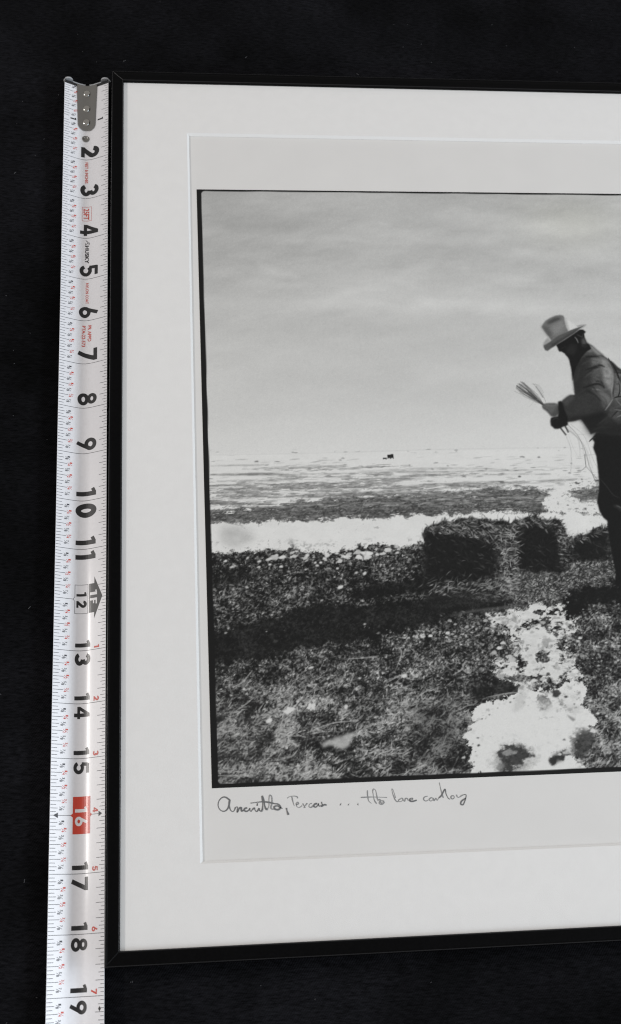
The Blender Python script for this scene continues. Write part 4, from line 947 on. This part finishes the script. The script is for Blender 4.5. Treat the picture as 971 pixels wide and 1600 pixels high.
def glyph(P, ch, s0, c0, h, width=None, up=0.0022):
    """one numeral: starts at s0 along the tape, baseline at c0, height h across; width = its length along the tape"""
    gw, strokes = GL[ch]
    ks = (width/gw) if width else h
    for k, (pts, w) in enumerate(strokes):
        p = np.array(pts, float)
        closed = np.hypot(*(p[0]-p[-1])) < 1e-6
        t = np.gradient(p, axis=0)
        if closed: t[0] = t[-1] = p[1]-p[-2]
        t /= np.linalg.norm(t, axis=1, keepdims=True)
        nn = np.stack([-t[:, 1], t[:, 0]], -1)
        rows = []
        for f in (-0.5, -0.17, 0.17, 0.5):
            q = p+nn*w*f
            rows.append([(s0+a*ks, c0+b_*h) for a, b_ in q])
        for r in range(3): P.grid(rows[r], rows[r+1], up+0.0004*k)

def numeral(txt, places, c0, h, m, name='numeral', up=0.0022):
    P = Print()
    for ch, (s0, w) in zip(txt, places): glyph(P, ch, s0, c0, h, w, up)
    return P.build(name, m)

for k in range(2, 10):
    numeral(str(k), [(k-0.335, 0.275)], -0.115, 0.385, M_black)
two = lambda k, h: [(k-(0.25 if h > .3 else .19), 0.155 if h > .3 else 0.125), (k+(0.07 if h > .3 else .055), 0.275 if h > .3 else 0.225)]
for k in (10, 11):
    pl = two(k, .385)
    if k == 11: pl = [(k-0.24, 0.155), (k+0.055, 0.155)]
    numeral(str(k), pl, -0.115, 0.385, M_black)
for k in (13, 14, 15, 17, 18, 19, 20, 21):
    numeral(str(k), two(k, .28), -0.098, 0.28, M_black)
for k, d in zip(range(13, 22), '123456789'):
    w = {'1': 0.055}.get(d, 0.085)
    numeral(d, [(k-0.03-w, w)], 0.255, 0.098, M_red)
# first inch, either side of the hook plate
numeral('1', [(0.955, 0.055)], -0.345, 0.12, M_black); numeral('1', [(0.955, 0.055)], 0.240, 0.12, M_black)

# twelve: boxed figure and the foot arrow
P = Print(); e = 0.007
for a, b_ in ((-0.285, -0.285+e), (0.285-e, 0.285)): P.rect(12+a, 12+b_, -0.118, 0.134)
P.rect(12-0.285, 12+0.285, 0.134-e, 0.134, 0.0026)
P.rect(12-0.285, 12-0.045, -0.118, -0.118+e, 0.0026); P.rect(12+0.045, 12+0.285, -0.118, -0.118+e, 0.0026)
P.grid([(12-0.045, -0.118), (12, -0.152), (12+0.045, -0.118)], [(12-0.045, -0.110), (12, -0.144), (12+0.045, -0.110)], 0.0026)
P.build('number_box', M_tick)
numeral('12', [(11.865, 0.080), (12.03, 0.135)], -0.086, 0.19, M_black)
P = Print()
P.rect(12-0.29, 12+0.28, 0.150, 0.252)
n = 12
A = [(12-0.42+0.82*k/n, 0.252) for k in range(n+1)]
for r in range(4):
    f0, f1 = r/4, (r+1)/4
    R0_ = [((1-f0)*a[0]+f0*(12-0.02), 0.252+0.155*f0) for a in A]; R1_ = [((1-f1)*a[0]+f1*(12-0.02), 0.252+0.155*f1) for a in A]
    P.grid(R0_, R1_)
P.build('foot_arrow', M_black)
numeral('1F', [(11.845, 0.095), (12.0, 0.12)], 0.172, 0.135, M_white, 'foot_mark', 0.0045)

# sixteen: red stud block
P = Print(); P.rect(16-0.325, 16+0.325, -0.098, 0.212)
P.grid([(16-0.035, -0.098), (16, -0.098), (16+0.035, -0.098)], [(16-0.002, -0.135), (16, -0.135), (16+0.002, -0.135)])
P.grid([(16-0.035, 0.212), (16, 0.212), (16+0.035, 0.212)], [(16-0.002, 0.245), (16, 0.245), (16+0.002, 0.245)])
P.build('stud_block', M_red)
numeral('16', [(15.855, 0.095), (16.02, 0.17)], -0.060, 0.218, M_white, 'numeral', 0.0045)
P = Print()
for sgn, tip, base in ((-1, -0.425, -0.345), (1, 0.425, 0.362)):
    A = [(16-0.048+0.096*k/4, base) for k in range(5)]; B = [(16, tip)]*5
    mid = [(0.5*(a[0]+16), 0.5*(base+tip)) for a in A]
    P.grid(A, mid); P.grid(mid, [(16+(a[0]-16)*0.02, tip) for a in A])
P.rect(16-0.0042, 16+0.0042, -TW/2+.004, -0.13, 0.0019); P.rect(16-0.0042, 16+0.0042, 0.25, 0.37, 0.0019)
P.build('stud_arrows', M_tick)
# joist diamond at 19.2
P = Print()
P.grid([(19.2-0.042, 0.400), (19.2, 0.378), (19.2+0.042, 0.400)], [(19.2-0.041, 0.401), (19.2, 0.401), (19.2+0.041, 0.401)])
P.grid([(19.2-0.041, 0.401), (19.2, 0.401), (19.2+0.041, 0.401)], [(19.2-0.042, 0.402), (19.2, 0.424), (19.2+0.042, 0.402)])
P.build('joist_diamond', M_black)

# ---- small lettering set with the built-in font
def text_mesh(txt, offset=0.0):
    c = bpy.data.curves.new('lettering', 'FONT'); c.body = txt; c.size = 1.0; c.offset = offset; c.resolution_u = 2
    o = bpy.data.objects.new('lettering', c); col.objects.link(o)
    dg = bpy.context.evaluated_depsgraph_get(); dg.update()
    m = bpy.data.meshes.new_from_object(o.evaluated_get(dg))
    bpy.data.objects.remove(o)
    v = np.array([x.co[:2] for x in m.vertices]); f = [tuple(p.vertices) for p in m.polygons]
    bpy.data.meshes.remove(m); bpy.data.curves.remove(c)
    v -= v.min(0)
    return v, f
def lettering(P, txt, s0, length, c0, cap, offset=0.02, up=0.0024):
    v, f = text_mesh(txt, offset)
    k = v.max(0); v = v/k
    i0 = len(P.V)
    P.V += [tp(s0+a*length, c0+b_*cap, up) for a, b_ in v]; P.F += [tuple(i0+j for j in q) for q in f]
P = Print(); lettering(P, 'FEET & INCHES', 2.07, 0.54, -0.025, 0.065); P.build('lettering', M_red)
P = Print(); lettering(P, '25FT', 3.262, 0.28, -0.05, 0.125)
for a, b_, c, d in ((3.22, 3.575, -0.078, -0.072), (3.22, 3.575, 0.119, 0.125), (3.22, 3.227, -0.072, 0.119), (3.568, 3.575, -0.072, 0.119)): P.rect(a, b_, c, d, 0.0020)
P.build('lettering', M_red)
P = Print(); lettering(P, 'HUSKY', 4.185, 0.44, -0.008, 0.085, 0.035)
# the maker's mark: an outlined peak with a bar below it
P.grid([(4.045, 0.005), (4.10, 0.062), (4.125, 0.062)], [(4.062, 0.005), (4.107, 0.048), (4.122, 0.048)])
P.grid([(4.125, 0.062), (4.15, 0.03), (4.165, 0.03)], [(4.118, 0.050), (4.14, 0.022), (4.16, 0.018)])
P.rect(4.11, 4.165, 0.070, 0.086); P.rect(4.125, 4.175, -0.004, 0.010)
P.build('lettering', M_black)
P = Print(); lettering(P, 'NYLON COAT', 5.10, 0.50, 0.015, 0.062); P.build('lettering', M_red)
P = Print(); lettering(P, 'PR APPD', 6.12, 0.375, 0.070, 0.075); lettering(P, 'PTA-22-573', 6.12, 0.49, -0.052, 0.075); P.build('lettering', M_red)

# fractions beside every eighth
fb = Print(); fr = Print()
tm = {d: text_mesh(d, 0.012) for d in '1234578'}
def tiny(P, ch, s0, c0, ls, h):
    v, f = tm[ch]; v = v/v.max(0); i0 = len(P.V)
    P.V += [tp(s0+a*ls, c0+b_*h, 0.0024) for a, b_ in v]; P.F += [tuple(i0+j for j in q) for q in f]
def fraction(P, a, b_, s, c):
    if s > 22: return
    tiny(P, a, s-0.036, c+0.040, 0.028, 0.044)
    tiny(P, b_, s+0.008, c-0.004, 0.032, 0.050)
    P.grid([(s-0.024, c+0.002), (s+0.026, c+0.080)], [(s-0.018, c+0.000), (s+0.032, c+0.078)], 0.0028)
for inch in range(0, 22):
    for e8 in range(1, 8):
        s = inch+e8/8
        a, b_ = {1: '18', 2: '14', 3: '38', 4: '12', 5: '58', 6: '34', 7: '78'}[e8]
        if e8 % 2: fraction(fb, a, b_, s, -0.325)
        else: fraction(fr, a, b_, s, -0.283)
fb.build('fraction_marks', M_tick); fr.build('fraction_marks', M_red)

# black end band of the blade
P = Print(); P.rect(0.002, 0.080, -TW/2+0.001, TW/2-0.001, 0.0030); P.build('end_band', M_black)

# ---- end hook: plate riveted into the trough, flange across the end with two raised ears
hook = None
V, F = [], []
NSH, NCH = 22, 10
def plate_half(s):
    w = 0.225-0.040*s/1.17
    if s > 1.05: w *= math.sqrt(max(0.0, 1-((s-1.05)/0.125)**2*0.72))
    return w
for up in (0.006, 0.034):
    for i in range(NSH+1):
        s = 0.035+1.205*i/NSH; w = plate_half(s-0.06)
        for k in range(NCH+1): V.append(tp(s, -w+2*w*k/NCH, up-(0.010 if (k in (0, NCH) and up > .02) else 0)))
st_ = NCH+1; off = (NSH+1)*st_
for i in range(NSH):
    for k in range(NCH):
        a = i*st_+k; F.append((off+a, off+a+st_, off+a+st_+1, off+a+1)); F.append((a, a+1, a+st_+1, a+st_))
    for k in (0, NCH):
        a = i*st_+k; F.append((a, a+st_, off+a+st_, off+a))
for k in range(NCH):
    a = NSH*st_+k; F.append((a, a+1, off+a+1, off+a)); F.append((k+1, k, off+k, off+k+1))
# flange
def fl(c, up, s):
    q = tp(s, c, up)
    return (q[0], q[1], max(0.006, q[2]))
amax = TW/2*0.985
na = 48
for s in (-0.02, -0.055):
    for i in range(na+1):
        a = -amax+2*amax*i/na; f = abs(a)/amax
        ear = 0.0
        if f > 0.66: ear = 0.066*math.sin(math.pi*min(1, (f-0.66)/0.34))**0.6
        else: ear = -0.03
        V.append(fl(a, ear, s)); V.append(fl(a, -0.10, s))
b0 = 2*off; m_ = 2*(na+1)
for i in range(na):
    a = b0+2*i
    F.append((a, a+1, a+3, a+2)); F.append((a+m_, a+m_+2, a+m_+3, a+m_+1)); F.append((a, a+2, a+m_+2, a+m_)); F.append((a+1, a+m_+1, a+m_+3, a+3))
F.append((b0, b0+m_, b0+m_+1, b0+1)); a = b0+2*na; F.append((a, a+1, a+m_+1, a+m_))
nflange = 4*na+2
hook = mesh_obj('end_hook', V, F, [M_steel, M_nickel], tape, midx=[0]*(len(F)-nflange)+[1]*nflange)
bm = bmesh.new(); bm.from_mesh(hook.data); bmesh.ops.recalc_face_normals(bm, faces=bm.faces); bm.to_mesh(hook.data); bm.free()
smooth_by_angle(hook, 35)

def dome(name, s0, c0, r, h, m, parent, up0, dish=False):
    V, F = [], []; nr, na = 7, 24
    for i in range(nr+1):
        f = i/nr
        if dish: z = h*(0.35+0.65*math.sin(math.pi*min(1, max(0, (f-0.55)/0.45)))) if f > .55 else h*0.35*f/0.55
        else: z = h*math.sqrt(max(0, 1-f**2.2))
        for k in range(na):
            a = 2*math.pi*k/na
            V.append(tp(s0+r*f*math.sin(a), c0+r*f*math.cos(a), up0+z))
    for i in range(nr):
        for k in range(na): F.append((i*na+k, (i+1)*na+k, (i+1)*na+(k+1) % na, i*na+(k+1) % na))
    o = mesh_obj(name, V, F, m, parent, smooth=True)
    bm = bmesh.new(); bm.from_mesh(o.data); bmesh.ops.remove_doubles(bm, verts=bm.verts, dist=1e-7); bmesh.ops.recalc_face_normals(bm, faces=bm.faces)
    up_n = sum(f.normal.z*f.calc_area() for f in bm.faces)
    if up_n < 0: bmesh.ops.reverse_faces(bm, faces=bm.faces)
    bm.to_mesh(o.data); bm.free()
    return o
for s in (0.25, 0.665, 1.035): dome('rivet', s, -0.005, 0.094, 0.042, M_rivet, hook, 0.034)
dome('eyelet', 1.455, -0.02, 0.082, 0.018, M_steel, blade, 0.002, dish=True)
